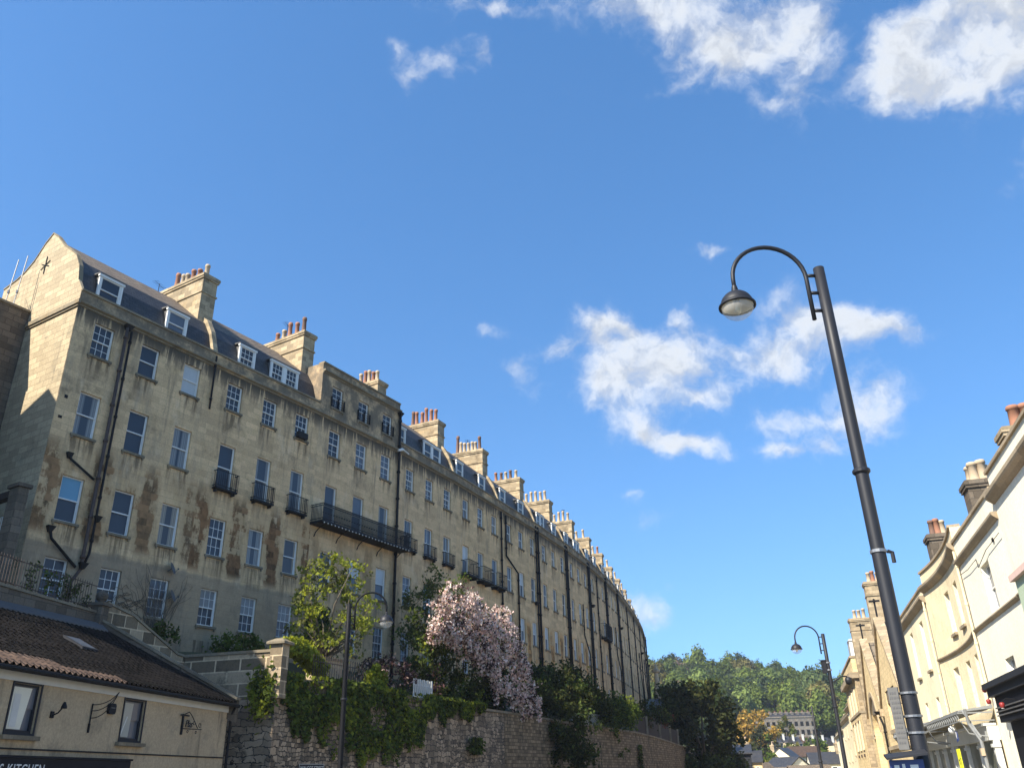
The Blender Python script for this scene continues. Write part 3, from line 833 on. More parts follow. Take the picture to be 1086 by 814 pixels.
# first house with the gable end
def extra_A(t, L):
    # gable end wall with its swept outline, a stone thicker than the roof
    g = MB()
    gp = [(0.0, -1.0), (0.0, 22.3), (0.42, 22.9), (0.62, 23.7), (1.1, 24.5), (1.75, 25.05), (2.5, 25.62), (3.2, 26.35), (3.72, 26.75), (4.25, 26.35), (4.95, 25.55), (5.6, 25.12), (6.2, 24.9), (7.3, 24.7), (7.3, -1.0)]
    g.prism([(y if y > 0 else .012, z) for y, z in gp], 0, -.012, .12)
    ga = g.build('gable_wall', MT['gable'], t)
    c = MB(); c.box(-.14, -.014, -.2, 4.05, 21.46, 21.66); c.box(-.08, -.014, -.06, 4.05, 21.36, 21.455)
    c.build('string_course', MT['trim'], ga)
    k = MB()
    for a, l in ((0, .5), (65, .38), (115, .38)):
        dx, dz_ = cos(radians(a + 90)) * l, sin(radians(a + 90)) * l
        k.tube([(-.04, 3.75 - dx, 24.9 - dz_), (-.04, 3.75 + dx, 24.9 + dz_)], .022, 6)
    k.build('tie_plate', MT['iron'], ga)
    v = MB()
    tops = gp[2:14]
    for (y0, z0), (y1, z1) in zip(tops[:-1], tops[1:]):
        v.hexa([(-.05, y0, z0 + .002), (-.05, y1, z1 + .002), (.16, y1, z1 + .002), (.16, y0, z0 + .002)], [(-.05, y0, z0 + .08), (-.05, y1, z1 + .08), (.16, y1, z1 + .08), (.16, y0, z0 + .08)])
    v.build('verge_coping', MT['trim'], ga)
    h = MB()
    for (y, z) in ((.25, 17.0), (.6, 16.1)): pass
    downpipe(t, [(2.42, -.16, 21.3), (2.42, -.16, 9.9), (2.1, -.16, 9.3), (2.1, -.16, 7.2)], .075, 'pipe_rust')
    downpipe(t, [(2.68, -.14, 21.2), (2.68, -.14, 10.6), (2.5, -.14, 10.0)], .055, 'pipe')
    for q in ((2.5, -.02, 21.45, .17), (2.68, -.2, 12.2, .12), (2.42, -.2, 10.15, .14)):
        hp = MB(); hopper(hp, *q); hp.build('hopper', MT['pipe'], t)
    downpipe(t, [(1.0, -.12, 14.55), (1.05, -.14, 14.35), (2.25, -.14, 13.75)], .055, 'pipe')
    downpipe(t, [(.85, -.12, 11.2), (.95, -.14, 10.9), (2.2, -.14, 9.95)], .06, 'pipe')
    for q in ((1.0, -.02, 14.62, .11), (.85, -.02, 11.4, .13)):
        hp = MB(); hopper(hp, *q); hp.build('hopper', MT['pipe'], t)
    v = MB(); v.box(.28, .42, -.02, .02, 16.95, 17.1); v.build('vent', MT['iron'], t); v = MB(); v.box(.2, .36, -.02, .02, 16.0, 16.12); v.build('vent', MT['iron'], t)
    # satellite dishes low on the front
    dish(t, (6.75, -.28, 10.72)); dish(t, (6.95, -.3, 9.5))
def dish(parent, loc):
    m = MB()
    n = 12
    rings = [(0.0, 0.07), (0.12, 0.06), (0.22, 0.03), (0.29, 0.0)]
    k = len(m.v)
    for (r, y) in rings[1:]:
        for j in range(n): m.v.append((r * cos(2*pi*j/n), y, r * sin(2*pi*j/n)))
    m.v.append((0, .07, 0)); c = len(m.v) - 1
    for j in range(n):
        j2 = (j + 1) % n
        m.f.append((c, j, j2)); m.m.append(0)
        for i in range(2): m.f.append((i*n + j, i*n + j2, (i+1)*n + j2, (i+1)*n + j)); m.m.append(0)
    m.tube([(0, .07, 0), (0, .26, -.05)], .02, 6); m.tube([(0, .05, -.27), (0, -.2, -.12)], .012, 5); m.box(-.03, .03, -.24, -.18, -.15, -.09)
    o = m.build('satellite_dish', MT['lead'], parent); o.location = loc
    o.rotation_euler = (radians(-20), 0, radians(35))
    return o
terrace_house(0, 'honey stone end house with a swept gable wall, nearest the camera', [
    (19.35, 1.6, 1.0, [G6, (1, 1, 'glass'), GB], True), (15.52, 2.0, 1.0, [GD, G1, GD], True),
    (11.72, 1.95, 1.0, [GBL, G1, GW], True), (8.5, 1.7, 1.0, [(2, 2, 'glass'), G6, G6m], True)], 'wallA',
    dormers=[(1.55, dict(w=1.25, nx=1, ny=1)), (5.35, dict(w=1.25, nx=1, ny=1, g='glass_mid'))],
    chim=ch(-.02, 1.15, 5.1, 27.75, 6, ('pot_buff', 'pot_red', 'pot_red', 'pot_buff', 'pot_buff', 'pot_red'), (0.7, 0.7, 0.72, 0.72, .72, .95)), extra=extra_A)
def extra_B(t, L):
    for x in (.95, 3.42, 5.88): balconette(t, x, 15.12, 1.0)
    downpipe(t, [(-.1, -.12, 22.0), (-.1, -.12, 19.0)], .05)
    # flower box with greenery on the first balcony, window box on the third top window
    wb = MB(); wb.box(5.9, 6.6, -.35, -.1, 19.42, 19.75); wb.build('window_box', MT['iron'], t)
terrace_house(1, 'terrace house with three small iron balconies and brown stained stone', [
    (19.45, 1.5, 1.0, [G6, G6, G6], True), (15.12, 2.4, 1.0, [G1, GD, GD], False),
    (11.78, 1.85, 1.0, [G6, GD, GW], True), (8.48, 1.7, 1.0, [(3, 2, 'glass_net', 'glass'), (3, 2, 'glass_net', 'glass'), (3, 2, 'glass_net', 'glass_mid')], True)], 'wallB',
    dormers=[(2.3, dict(w=1.15, nx=3, ny=2, paint='white')), (5.1, dict(w=2.15, nx=3, ny=2, double=True))],
    chim=ch(-.02, 1.1, 4.95, 27.6, 5, ('pot_dark', 'pot_red', 'pot_red', 'pot_buff', 'pot_red'), (1.0, .95, .9, .75, .75)), extra=extra_B)
def extra_C(t, L):
    long_balcony(t, -.1, 8.1, 14.9)
    downpipe(t, [(L - .12, -.14, 24.2), (L - .12, -.14, 6.8)], .085)
    hp = MB(); hopper(hp, L - .12, -.04, 24.25, .17); hp.build('hopper', MT['pipe'], t)
    for x in (.95, 3.42, 5.88):
        m = MB()
        for j in range(5): m.box(x - .08, x + 1.08, -.14, -.12, 22.32 + .16 * j, 22.34 + .16 * j)
        for xx in (x - .08, x + .5, x + 1.06): m.box(xx, xx + .02, -.118, -.001, 22.32, 22.98)
        m.build('window_guard', MT['iron'], t)
terrace_house(2, 'tall terrace house with an extra attic storey and a long iron balcony', [
    (22.3, 1.4, 1.0, [G4, G4, G4], True), (19.2, 1.65, 1.0, [G4, (2, 2, 'glass_mid'), G4m], True), (14.98, 2.42, 1.0, [GD, G1m, GW], False),
    (11.6, 1.9, 1.0, [G1, GBs, GBs], True), (8.2, 1.8, 1.0, [G1, G6, G6], True)], 'wallC', attic=True,
    chim=ch(-.1, 1.3, 4.0, 27.3, 5, ('pot_buff', 'pot_red', 'pot_buff', 'pot_red', 'pot_buff'), (.65, .7, .85, .85, .8)), extra=extra_C)
def mk_extra(kind, i):
    def f(t, L):
        rr = random.Random(100 + i)
        if kind == 'D':
            for x in (.95, 3.42, 5.88): balconette(t, x, 15.2, 1.0, .75, .3)
            hp = MB(); hp.tube([(.05, -.2, 21.75), (.9, -.2, 21.6)], .05, 6); hp.tube([(-.3, -.16, 21.5), (.2, -.2, 21.7)], .09, 6); hp.build('security_light', MT['white'], t)
        if kind == 'E':
            for x in (.95, 3.42, 5.88): balconette(t, x - .1, 14.95, 1.2, 1.0, .7)
        x = L - .25
        if kind in ('pipe', 'E'): downpipe(t, [(x, -.13, 21.3), (x, -.13, 6.6)], .075)
        if kind == 'pipe2':
            downpipe(t, [(x, -.13, 21.9), (x, -.13, 6.6)], .1); downpipe(t, [(x - .45, -.13, 21.9), (x - .45, -.13, 6.6)], .08)
        if kind == 'bend':
            downpipe(t, [(.6, -.13, 21.2), (.6, -.13, 17.9), (2.9, -.13, 16.9), (2.9, -.13, 6.6)], .075)
            hp = MB(); hopper(hp, 6.6, -.03, 15.2, .2); hp.build('hopper', MT['pipe'], t)
            downpipe(t, [(x, -.13, 21.9), (x, -.13, 6.6)], .1)
            downpipe(t, [(x - .5, -.13, 21.9), (x - .5, -.13, 6.6)], .07)
        if kind in ('pipe', 'pipe2') and rr.random() < .7:
            hp = MB(); hopper(hp, x, -.2, 17.6, .22); hp.build('hopper', MT['pipe'], t)
            xx = rr.choice([1.9, 4.5]); downpipe(t, [(xx, -.12, 17.2), (xx, -.12, 14.2), (xx + 1.6, -.12, 12.6), (xx + 1.6, -.12, 6.6)], .06)
        if kind == 'esc':
            downpipe(t, [(x, -.13, 21.9), (x, -.13, 6.6)], .14); downpipe(t, [(3.0, -.13, 21.2), (3.0, -.13, 6.6)], .07)
            for xx in (4.2, 5.9): balconette(t, xx, 15.0, 1.1, 1.4, .6)
    return f
STD = lambda a, b, c, d: [(19.2, 1.5, 1.0, a, True), (15.2, 2.0, 1.0, b, True), (11.6, 1.9, 1.0, c, True), (8.3, 1.75, 1.0, d, True)]
S3 = dict(w=1.1, nx=1, ny=1)
specs = [
 (3, 'terrace house just past the tall attic house, with six red chimney pots', 'D', [G4d, G4m, G4d], [G2d, G2m, G2w], [G4m, G4, G4d], [G6, G6, G6], [(.9, dict(w=1.0, nx=1, ny=1)), (4.9, dict(w=2.3, nx=1, ny=1, double=True))], 6, ('pot_red', 'pot_red', 'pot_red', 'pot_red', 'pot_red', 'pot_dark'), (.9, .85, .95, .9, .95, 1.1), 27.0),
 (4, 'terrace house with three deep iron balconies above the pink blossom', 'E', [G2d, G4m, G2w], [G2b, G2d, G1m], [G2m, G2m, G2m], [G6, G6, G6], [(1.3, S3), (5.1, S3)], 7, ('pot_dark', 'pot_buff', 'pot_buff', 'pot_buff', 'pot_buff', 'pot_buff', 'pot_dark'), (1.0, .75, .75, .75, .75, .75, 1.5), 27.2),
 (5, 'terrace house right of the deep iron balconies, with a bent black drainpipe', 'bend', [G2d, G2m, G2w], [G2m, G2b, G2d], [G2b, G2b, G2b], [G6, G6, G6], [(1.3, S3), (5.1, S3)], 5, ('pot_buff', 'pot_dark', 'pot_buff', 'pot_dark', 'pot_red'), (.75, .75, .75, .75, .85), 27.0),
 (6, 'terrace house beyond the bent drainpipe, with two black pipes at its far edge', 'pipe2', [G4d, G2w, G4m], [G2m, G2d, G2w], [G2b, G2b, G2m], [G6, G6, G6], [(2.0, dict(w=1.9, nx=1, ny=1, double=True)), (5.6, S3)], 5, ('pot_buff',), (.85,), 27.0),
 (7, 'terrace house where an ochre rust stain runs down between low windows', 'pipe2', [G2m, G2m, G2m], [G2m, G2b, G2b], [G2b, G2b, G2b], [G6, G6, G6], [(1.6, S3), (5.2, dict(w=2.0, nx=1, ny=1, double=True))], 5, ('pot_buff',), (.85,), 26.9),
 (8, 'terrace house on the bend, with iron grilles over two of its windows', 'esc', [G2m, G2m, G2m], [G2m, G2m, G2m], [G2m, G2b, G2m], [G6, G6, G6], [(1.6, S3), (5.2, S3)], 3, ('pot_buff',), (.85,), 26.9),
]
for (i, lab, kind, a, b, c, d, dm, np_, kinds, hs_, zt) in specs:
    terrace_house(i, lab, STD(a, b, c, d), 'wallD' if i in (5, 6, 7, 4) else 'wallC', dormers=dm,
                  chim=ch(-.05, 1.1, 4.5, zt, np_, kinds, hs_), extra=mk_extra(kind, i), group='houses of the long stone terrace')
_far = 'distant house of the long terrace where the row curves away out of sight'
for i in range(9, 16):
    rr = random.Random(i)
    pick = lambda: [rr.choice([G2m, G2b, G2d, G4d, G2w]) for _ in range(3)]
    terrace_house(i, _far, STD(pick(), pick(), pick(), pick()), 'wallC', dormers=[(1.7, S3), (5.3, S3)],
                  chim=ch(-.05, 1.1, 4.3, 26.8, 4, ('pot_red', 'pot_buff') if i == 9 else ('pot_buff',), (.85,)), extra=mk_extra(rr.choice(['pipe', 'pipe2', 'pipe']), i), group='far houses of the stone terrace')
for h_ in houses[:3]: h_['group'] = 'houses of the long stone terrace'

def aerial(s, u, z, h, lab):
    p = W(s, -u); t = thing('television_aerial', lab, 'aerial', (p.x, p.y, z), radians(90 - head(s) + 25), 'roof aerials of the terrace')
    m = MB(); m.tube([(0, 0, 0), (0, 0, h)], .02, 5); m.build('mast', MT['pipe'], t)
    m = MB(); m.tube([(-.5, 0, h - .1), (.5, 0, h - .05)], .012, 4)
    for k in range(6): x = -.45 + .17 * k; m.tube([(x, -.2, h - .1 + k * .008), (x, .2, h - .1 + k * .008)], .008, 4)
    m.build('antenna', MT['pipe'], t)
aerial(7.3, 5.6, 26.0, 2.3, 'thin roof aerial left of the first chimney stack')
aerial(15.3, 3.4, 26.9, 1.7, 'thin roof aerial on the second chimney stack')
aerial(38.4, 3.0, 26.6, 1.5, 'thin roof aerial on the chimney stack with seven pots')
aerial(61.5, 2.4, 26.4, 1.6, 'thin roof aerial on a far chimney stack of the terrace')

# ------------------------------------------------------------------ house joining the end gable, and the yard in front
A0 = W(0, 0); RZA = radians(90 - 31.3)
MT['greystone'] = stone('grey_rubble_ashlar', (0.14, 0.112, 0.082), 0.62, 0.3, 0.55, 0.014, soot=0.7, streak=0.5, blockvar=0.35, tint=(0.12, 0.11, 0.09), bump=0.7)
MT['bigblock'] = stone('mottled_block_wall', (0.32, 0.245, 0.155), 0.85, 0.5, 1.7, 0.03, soot=0.85, streak=0.35, sootcol=(0.045, 0.045, 0.035), blockvar=0.6, tint=(0.10, 0.09, 0.065), bump=0.6)
MT['rubble'] = rubble('rubble_wall', (0.25, 0.185, 0.12))
MT['coursed'] = stone('coursed_retaining_wall', (0.25, 0.185, 0.115), 0.40, 0.19, 0.35, 0.018, soot=0.8, streak=0.8, sootcol=(0.035, 0.033, 0.024), blockvar=0.5, tint=(0.1, 0.085, 0.055), bump=0.8)
MT['render'] = stone('stained_render', (0.45, 0.345, 0.215), 1.1, .55, 0.93, 0.006, soot=0.5, streak=0.75, blockvar=0.05, sootcol=(0.10, 0.085, 0.06), tint=(0.25, 0.215, 0.15), bump=0.15)
MT['tan'] = stone('sunlit_tan_stone', (0.45, 0.36, 0.24), 0.6, 0.3, 0.8, 0.012, soot=0.3, streak=0.2)
MT['wood_dark'] = plain('dark_timber', (0.034, 0.025, 0.02), 0.9, var=0.4, nscale=5)
MT['steel'] = plain('galvanised_steel', (0.25, 0.25, 0.25), 0.45, 0.7, var=0.2)
MT['charcoal'] = plain('charcoal_paint', (0.022, 0.023, 0.027), 0.6, var=0.3, spec=0.2)
MT['black'] = plain('black_sign_paint', (0.007, 0.0075, 0.011), 0.6, var=0.2, spec=0.15)

def neighbour():
    t = thing('stone_house', 'dark grey stone house end joining the swept gable at the left edge', 'house', (A0.x, A0.y, 0), RZA)
    m = MB(); L0, L1, y0, y1, zt = -4.7, -.016, 4.1, 11.0, 22.3
    facade_holes = [(-2.75 + 4.7, 17.6, 1.1, 1.9)]
    mm = MB(); facade(mm, L1 - L0, -1, zt, facade_holes, y=0)
    w = MB()
    for f in mm.f: w.quad([(mm.v[i][0] + L0, mm.v[i][1] + y0, mm.v[i][2]) for i in f])
    w.quad([(L0, y0, -1), (L0, y0, zt), (L0, y1, zt), (L0, y1, -1)]); w.quad([(L1, y0, -1), (L1, y0, zt), (L1, y1, zt), (L1, y1, -1)])
    w.quad([(L0, y1, -1), (L0, y1, zt), (L1, y1, zt), (L1, y1, -1)]); w.quad([(L0, y0, zt), (L1, y0, zt), (L1, y1, zt), (L0, y1, zt)])
    w.build('wall', MT['greystone'], t)
    c = MB(); c.box(L0 - .08, L1 - .01, y0 - .08, y0 + .4, zt + .004, zt + .12); c.build('coping', MT['trim'], t)
    add_window(t, -2.75, 17.6, 1.1, 1.9, 2, 2, 'glass', y=y0 + .11, sill=False)
    chimney_stack(t, (-2.75, 6.6, zt - .01), .8, 1.5, 2.3, 2, 'y', ('pot_buff',), hseq=(.5,), label=None)
    a = thing('television_aerial', 'thin television aerial above the grey wall at the left edge', 'aerial', (A0.x, A0.y, 0), RZA)
    m = MB(); m.tube([(-2.2, 5.0, zt - .3), (-2.2, 5.0, 25.0)], .02, 6); m.build('mast', MT['steel'], a)
    m = MB(); m.tube([(-2.9, 4.7, 24.6), (-1.5, 5.3, 24.75)], .012, 5)
    for k in range(7):
        x = -2.8 + k * .2; m.tube([(x, 4.74 + k * .085 - .22, 24.62 + k * .021), (x, 4.74 + k * .085 + .22, 24.62 + k * .021)], .007, 4)
    m.build('antenna', MT['steel'], a)
    for (x, y, z0, z1, lean, lab) in ((-1.15, 4.35, 21.2, 24.9, .35, 'left one of two scaffold poles rising beside the swept gable'), (-.75, 4.4, 21.2, 25.35, .3, 'right one of two scaffold poles rising beside the swept gable')):
        m = MB(); m.tube([(x, y, z0), (x + lean * .4, y, z1)], .026, 7); m.lathe([(.06, -.07), (.06, .07)], (x + lean*.2, y, (z0 + z1) / 2), 7)
        so = tag(m.build('scaffold_pole', MT['steel']), lab, 'scaffold pole', 'scaffold poles by the gable'); so.location = (A0.x, A0.y, 0); so.rotation_euler = (0, 0, RZA)
    # the pitched house across the yard, whose roof shades the foot of the gable
    peak = A0 + Vector((-cos(radians(31.3)), sin(radians(31.3)), 0)) * .87
    sh = Vector((sin(radians(SUN_AZ)), cos(radians(SUN_AZ)), 0)); lt = Vector((-sh.y, sh.x, 0))
    t2 = thing('pitched_house', 'pitched roof house standing across the yard from the gable', 'house', (0, 0, 0))
    d0, d1, hw = 9.0, 17.0, 4.2
    zp = 17.35 + d0 * tan(radians(SUN_EL)); ze = zp - hw * .72
    m = MB(); r = MB()
    def q(d, l, z): p = peak + sh * d + lt * l; return (p.x, p.y, z)
    for a_, b_ in ((d0, d1),):
        m.quad([q(a_, -hw, -1), q(a_, hw, -1), q(a_, hw, ze), q(a_, 0, zp - .03), q(a_, -hw, ze)]); m.quad([q(b_, -hw, -1), q(b_, hw, -1), q(b_, hw, ze), q(b_, 0, zp - .03), q(b_, -hw, ze)])
        m.quad([q(a_, -hw, -1), q(b_, -hw, -1), q(b_, -hw, ze), q(a_, -hw, ze)]); m.quad([q(a_, hw, -1), q(b_, hw, -1), q(b_, hw, ze), q(a_, hw, ze)])
        for sg in (-1, 1):
            r.hexa([q(a_, sg*hw*1.03, ze - .1), q(b_, sg*hw*1.03, ze - .1), q(b_, 0, zp), q(a_, 0, zp)], [q(a_, sg*hw*1.03, ze + .03), q(b_, sg*hw*1.03, ze + .03), q(b_, 0, zp + .14), q(a_, 0, zp + .14)])
    m.build('wall', MT['greystone'], t2); r.build('roof', MT['slate'], t2)
neighbour()

def porch():
    t = thing('stone_porch', 'dark stone porch post with a beam and pale balcony bars at the left edge', 'porch', (A0.x, A0.y, 0), RZA)
    m = MB(); m.box(-1.3, -.9, -1.2, -.55, 7.0, 12.3); m.box(-1.38, -.82, -1.28, -.47, 12.304, 12.45); m.build('post', MT['greystone'], t)
    m = MB(); m.box(-1.25, -.95, -.54, 4.0, 12.0, 12.28); m.build('beam', MT['wood_dark'], t)
    m = MB(); m.box(-1.3, -.9, -.54, 4.0, 9.85, 10.1); m.build('floor_edge', MT['wood_dark'], t)
    m = MB()
    for k in range(34): m.tube([(-1.1, -.5 + k * .13, 10.1), (-1.1, -.5 + k * .13, 11.3)], .014, 5)
    m.build('bar', MT['offwhite'], t)
    m = MB(); m.tube([(-1.1, -.5, 11.3), (-1.1, 3.9, 11.3)], .025, 5); m.build('rail', MT['offwhite'], t)
porch()

# ------------------------------------------------------------------ bottom-left shop
SX, SY, SH_ = -13.3, 22.4, 8.0
RZS = radians(90 - SH_)
def yard_y(x): return 4.5 + (10.47 - x) * 0.105
def shop():
    t = thing('rendered_shop', 'low rendered shop with a dark pantile roof at the bottom left', 'shop', (SX, SY, 0), RZS)
    X0, X1, ZE = -7.0, 12.95, 4.5
    wins = [(.65, 3.02, 1.08, 1.2), (5.8, 3.02, 1.16, 1.2)]
    m = MB(); holes = [(x - X0, z, w, h) for x, z, w, h in wins]
    mm = MB(); facade(mm, X1 - X0, -1.0, ZE, holes)
    for f in mm.f: m.quad([(mm.v[i][0] + X0, mm.v[i][1], mm.v[i][2]) for i in f])
    m.quad([(X1, 0, -1), (X1, 0, ZE), (10.47, 4.5, 7.3), (10.47, 4.5, -1)]); m.quad([(X0, 0, -1), (X0, 0, ZE), (X0, yard_y(X0), 7.3), (X0, yard_y(X0), -1)])
    m.build('wall', MT['render'], t)
    for (x, z, w, h), gl in zip(wins, ('glass_blind', 'glass_blind')):
        o = add_window(t, x, z, w, h, 1, 1, 'glass_mid', paint='charcoal', sill=False, mid=False, y=.06)
        f = MB(); f.box(-.06, w + .06, -.085, -.062, -.06, .0); f.box(-.06, w + .06, -.085, -.062, h, h + .06); f.box(-.06, 0, -.085, -.062, 0, h); f.box(w, w + .06, -.085, -.062, 0, h)
        f.build('architrave', MT['charcoal'], o)
        s = MB(); s.box(-.18, w + .18, -.2, .06, -.17, -.065); s.build('sill', MT['trim'], o)
        c = MB()      # pale curtain seen through the pane; left window's offwhite upright paints a reflected window
        if x < 2:
            c.prism([(.12, .09), (w * .62, .09), (w * .78, h - .08), (.12, h - .08)], 1, .024, .034); c.prism([(.2, .14), (.46, .14), (.46, .95), (.2, .95)], 1, .016, .022, 1)
        else: c.prism([(.1, .1), (w * .5, .1), (w * .56, h - .1), (.1, h - .1)], 1, .024, .034); c.prism([(.1, .1), (.16, .1), (.42, .7), (.36, .7)], 1, .016, .022, 1)
        c.build('curtain', [glass('lit_curtain_%d' % int(x), (0.62, 0.61, 0.5) if x < 2 else (0.3, 0.31, 0.27), .25), MT['offwhite']], o)
    # roof: rippled pantiles
    m = MB(); nx = int((X1 + 0.15 - X0) / .0325); nr = 14
    def edge(x): return yard_y(x)
    for j in range(nr + 1):
        v = j / nr
        for i in range(nx + 1):
            u = i / nx
            x_e = X0 + (X1 + .12 - X0) * u; x_b = X0 + (10.5 - X0) * u
            y_e, y_b = -.3, edge(x_b) - .06
            x = x_e + (x_b - x_e) * v; y = y_e + (y_b - y_e) * v
            xe = x_e
            z = 4.6 + (7.33 - 4.6) * v + .04 * sin(xe * 2 * pi / .26) + (.03 * (1 - ((v * nr) % 1)))
            m.v.append((x, y, z))
    for j in range(nr):
        for i in range(nx):
            x = X0 + (X1 - X0) * i / nx
            red = (j < 1 and x < 5.2) or (j == 1 and x < 2.3 + .26 * ((i * 7) % 3))
            k = j * (nx + 1) + i
            m.f.append((k, k + 1, k + nx + 2, k + nx + 1)); m.m.append(1 if red else 0)
    ro = m.build('roof', [MT['pantile'], MT['pantile_red']], t)
    un = MB(); un.quad([(X0, -.28, 4.5), (X1, -.28, 4.5), (10.47, 4.4, 6.9), (X0, edge(X0) - .1, 6.8)]); un.build('roof_underside', MT['wood_dark'], t)
    sk = MB()
    def rp(x, y, dz): return (x, y, 4.6 + (y + .3) / 5.2 * 2.73 + dz)
    sk.hexa([rp(6.2, 2.1, -.1), rp(7.1, 2.1, -.1), rp(7.1, 2.9, -.1), rp(6.2, 2.9, -.1)], [rp(6.2, 2.1, .1), rp(7.1, 2.1, .1), rp(7.1, 2.9, .1), rp(6.2, 2.9, .1)])
    so = sk.build('skylight', MT['charcoal'], t)
    sg = MB(); sg.quad([rp(6.28, 2.16, .104), rp(7.02, 2.16, .104), rp(7.02, 2.84, .104), rp(6.28, 2.84, .104)]); sg.build('pane', MT['glass_mid'], so)
    fl = MB(); fl.hexa([(X0, edge(X0) - .5, 7.12), (10.4, 4.05, 7.12), (10.47, 4.46, 7.28), (X0, edge(X0) - .03, 7.28)], [(X0, edge(X0) - .5, 7.2), (10.4, 4.05, 7.2), (10.47, 4.46, 7.5), (X0, edge(X0) - .03, 7.5)])
    fl.build('flashing', MT['lead'], t)
    b = MB(); b.box(X0, X1 + .02, -.05, -.003, 4.26, 4.5); b.build('fascia_board', MT['offwhite'], t)
    g = MB(); g.tube([(X0, -.34, 4.5), (X1 + .15, -.34, 4.5)], .07, 8)
    g.tube([(X1 - .02, -.3, 4.46), (X1 + .05, -.12, 4.15), (X1 + .05, -.12, -.85)], .05, 8); g.build('gutter', MT['pipe'], t)
    p = MB()
    q0, q1 = (10.5, 4.52, 7.3), (13.1, -.28, 4.6)
    p.hexa([(10.42, 4.5, 6.4), (13.0, -.25, 3.9), (13.3, -.25, 3.9), (10.75, 4.6, 6.4)], [(10.42, 4.5, 7.62), (13.0, -.25, 4.72), (13.3, -.25, 4.72), (10.75, 4.6, 7.62)])
    p.build('raking_parapet', MT['greystone'], t)
    p = MB(); p.hexa([(10.36, 4.5, 7.625), (12.94, -.3, 4.725), (13.36, -.3, 4.725), (10.8, 4.6, 7.625)], [(10.36, 4.5, 7.72), (12.94, -.3, 4.82), (13.36, -.3, 4.82), (10.8, 4.6, 7.72)])
    p.build('parapet_coping', MT['trim'], t)
    s = MB(); s.box(X0, X1 - .02, -.035, -.003, 2.62, 2.66); s.build('string_course', MT['iron'], t)
    # shop fascia with lettering
    f = MB(); f.box(X0, 6.4, -.16, -.003, 1.75, 2.42); f.box(X0, 6.45, -.2, -.003, 2.424, 2.48)
    fo = f.build('fascia_sign', MT['black'], t)
    lettering(fo, "'S KITCHEN", .40, MT['white'], (.45, -.166, 2.0), (.8, 1, 1), .12, 1.12)
    # shop front below the fascia
    f = MB(); f.box(-5.6, 5.8, -.03, -.003, -.8, 1.7); so = f.build('shop_window', MT['charcoal'], t)
    f = MB()
    for k in range(4): f.box(-5.4 + k * 2.8, -2.9 + k * 2.8, -.045, -.034, -.3, 1.6)
    f.build('pane', MT['glass'], so)
    # things fixed to the front
    l = thing('wall_lamp', 'small black wall lamp on the rendered shop, left of the curved bracket', 'wall lamp', (SX, SY, 0), RZS)
    m = MB(); m.box(2.3, 2.42, -.05, -.003, 3.45, 3.62); m.tube([(2.36, -.05, 3.52), (2.36, -.2, 3.58), (2.4, -.28, 3.72)], .02, 6); m.build('wall_plate', MT['iron'], l)
    m = MB(); m.lathe([(.03, .12), (.08, .0), (.085, -.05)], (2.42, -.3, 3.74), 10); m.build('lamp_shade', MT['iron'], l)
    l = thing('sign_bracket', 'empty black wall bracket of three sweeping rods on the rendered shop', 'bracket', (SX, SY, 0), RZS)
    m = MB(); m.tube([(4.12, -.03, 3.35), (4.12, -.03, 3.95)], .022, 6); m.tube([(4.12, -.03, 3.15), (4.12, -.03, 3.4)], .035, 6); m.build('wall_rod', MT['iron'], l)
    m = MB()
    tip = Vector((4.62, -.5, 4.3))
    for z0 in (3.92, 3.75, 3.55):
        a = Vector((4.12, -.03, z0)); c1 = Vector((4.5, -.28, z0 + .0)); pts = []
        for k in range(9):
            u = k / 8; pts.append(a * (1-u)**2 + c1 * 2*u*(1-u) + tip * u*u)
        m.tube(pts, .013, 5)
    m.build('sweep_rods', MT['iron'], l)
    l = thing('alarm_box', 'black rounded alarm box on the rendered shop beside the right window', 'alarm box', (SX, SY, 0), RZS)
    m = MB(); m.prism([(4.9, 3.78), (4.94, 3.72), (5.2, 3.72), (5.24, 3.78), (5.24, 3.96), (5.2, 4.02), (4.94, 4.02), (4.9, 3.96)], 1, -.1, -.003); m.build('casing', MT['black'], l)
    m = MB(); m.box(4.96, 5.18, -.104, -.1005, 3.88, 3.91); m.build('label_strip', MT['lead'], l)
    l = thing('iron_sign', 'wrought iron hanging sign with scrolled letters at the right of the shop', 'iron sign', (SX, SY, 0), RZS)
    x = 9.45
    m = MB(); m.box(x, x + .07, -.06, -.003, 3.32, 4.0); m.box(x - .22, x + .4, -.075, -.061, 3.93, 3.98)
    m.tube([(x + .05, -.05, 3.52), (x + .95, -.3, 3.52)], .016, 6)
    m.tube([(x + .1, -.06, 4.0), (x + .3, -.1, 4.08), (x + .45, -.15, 3.95), (x + .75, -.25, 3.55)], .015, 6)
    for (cx_, cz_, r_) in ((x + .98, 3.66, .08), (x + .55, 3.72, .07), (x + .15, 3.42, .05), (x + .75, 3.42, .05)):
        m.tube([(cx_ + r_ * cos(a * .7), -.2, cz_ + r_ * sin(a * .7) * (1 - a * .03)) for a in range(9)], .012, 5)
    m.build('scroll_frame', MT['iron'], l)
    lettering(l, "Plas", .34, MT['iron'], (x + .1, -.1, 3.58), shear=.3, extrude=.008)
shop()

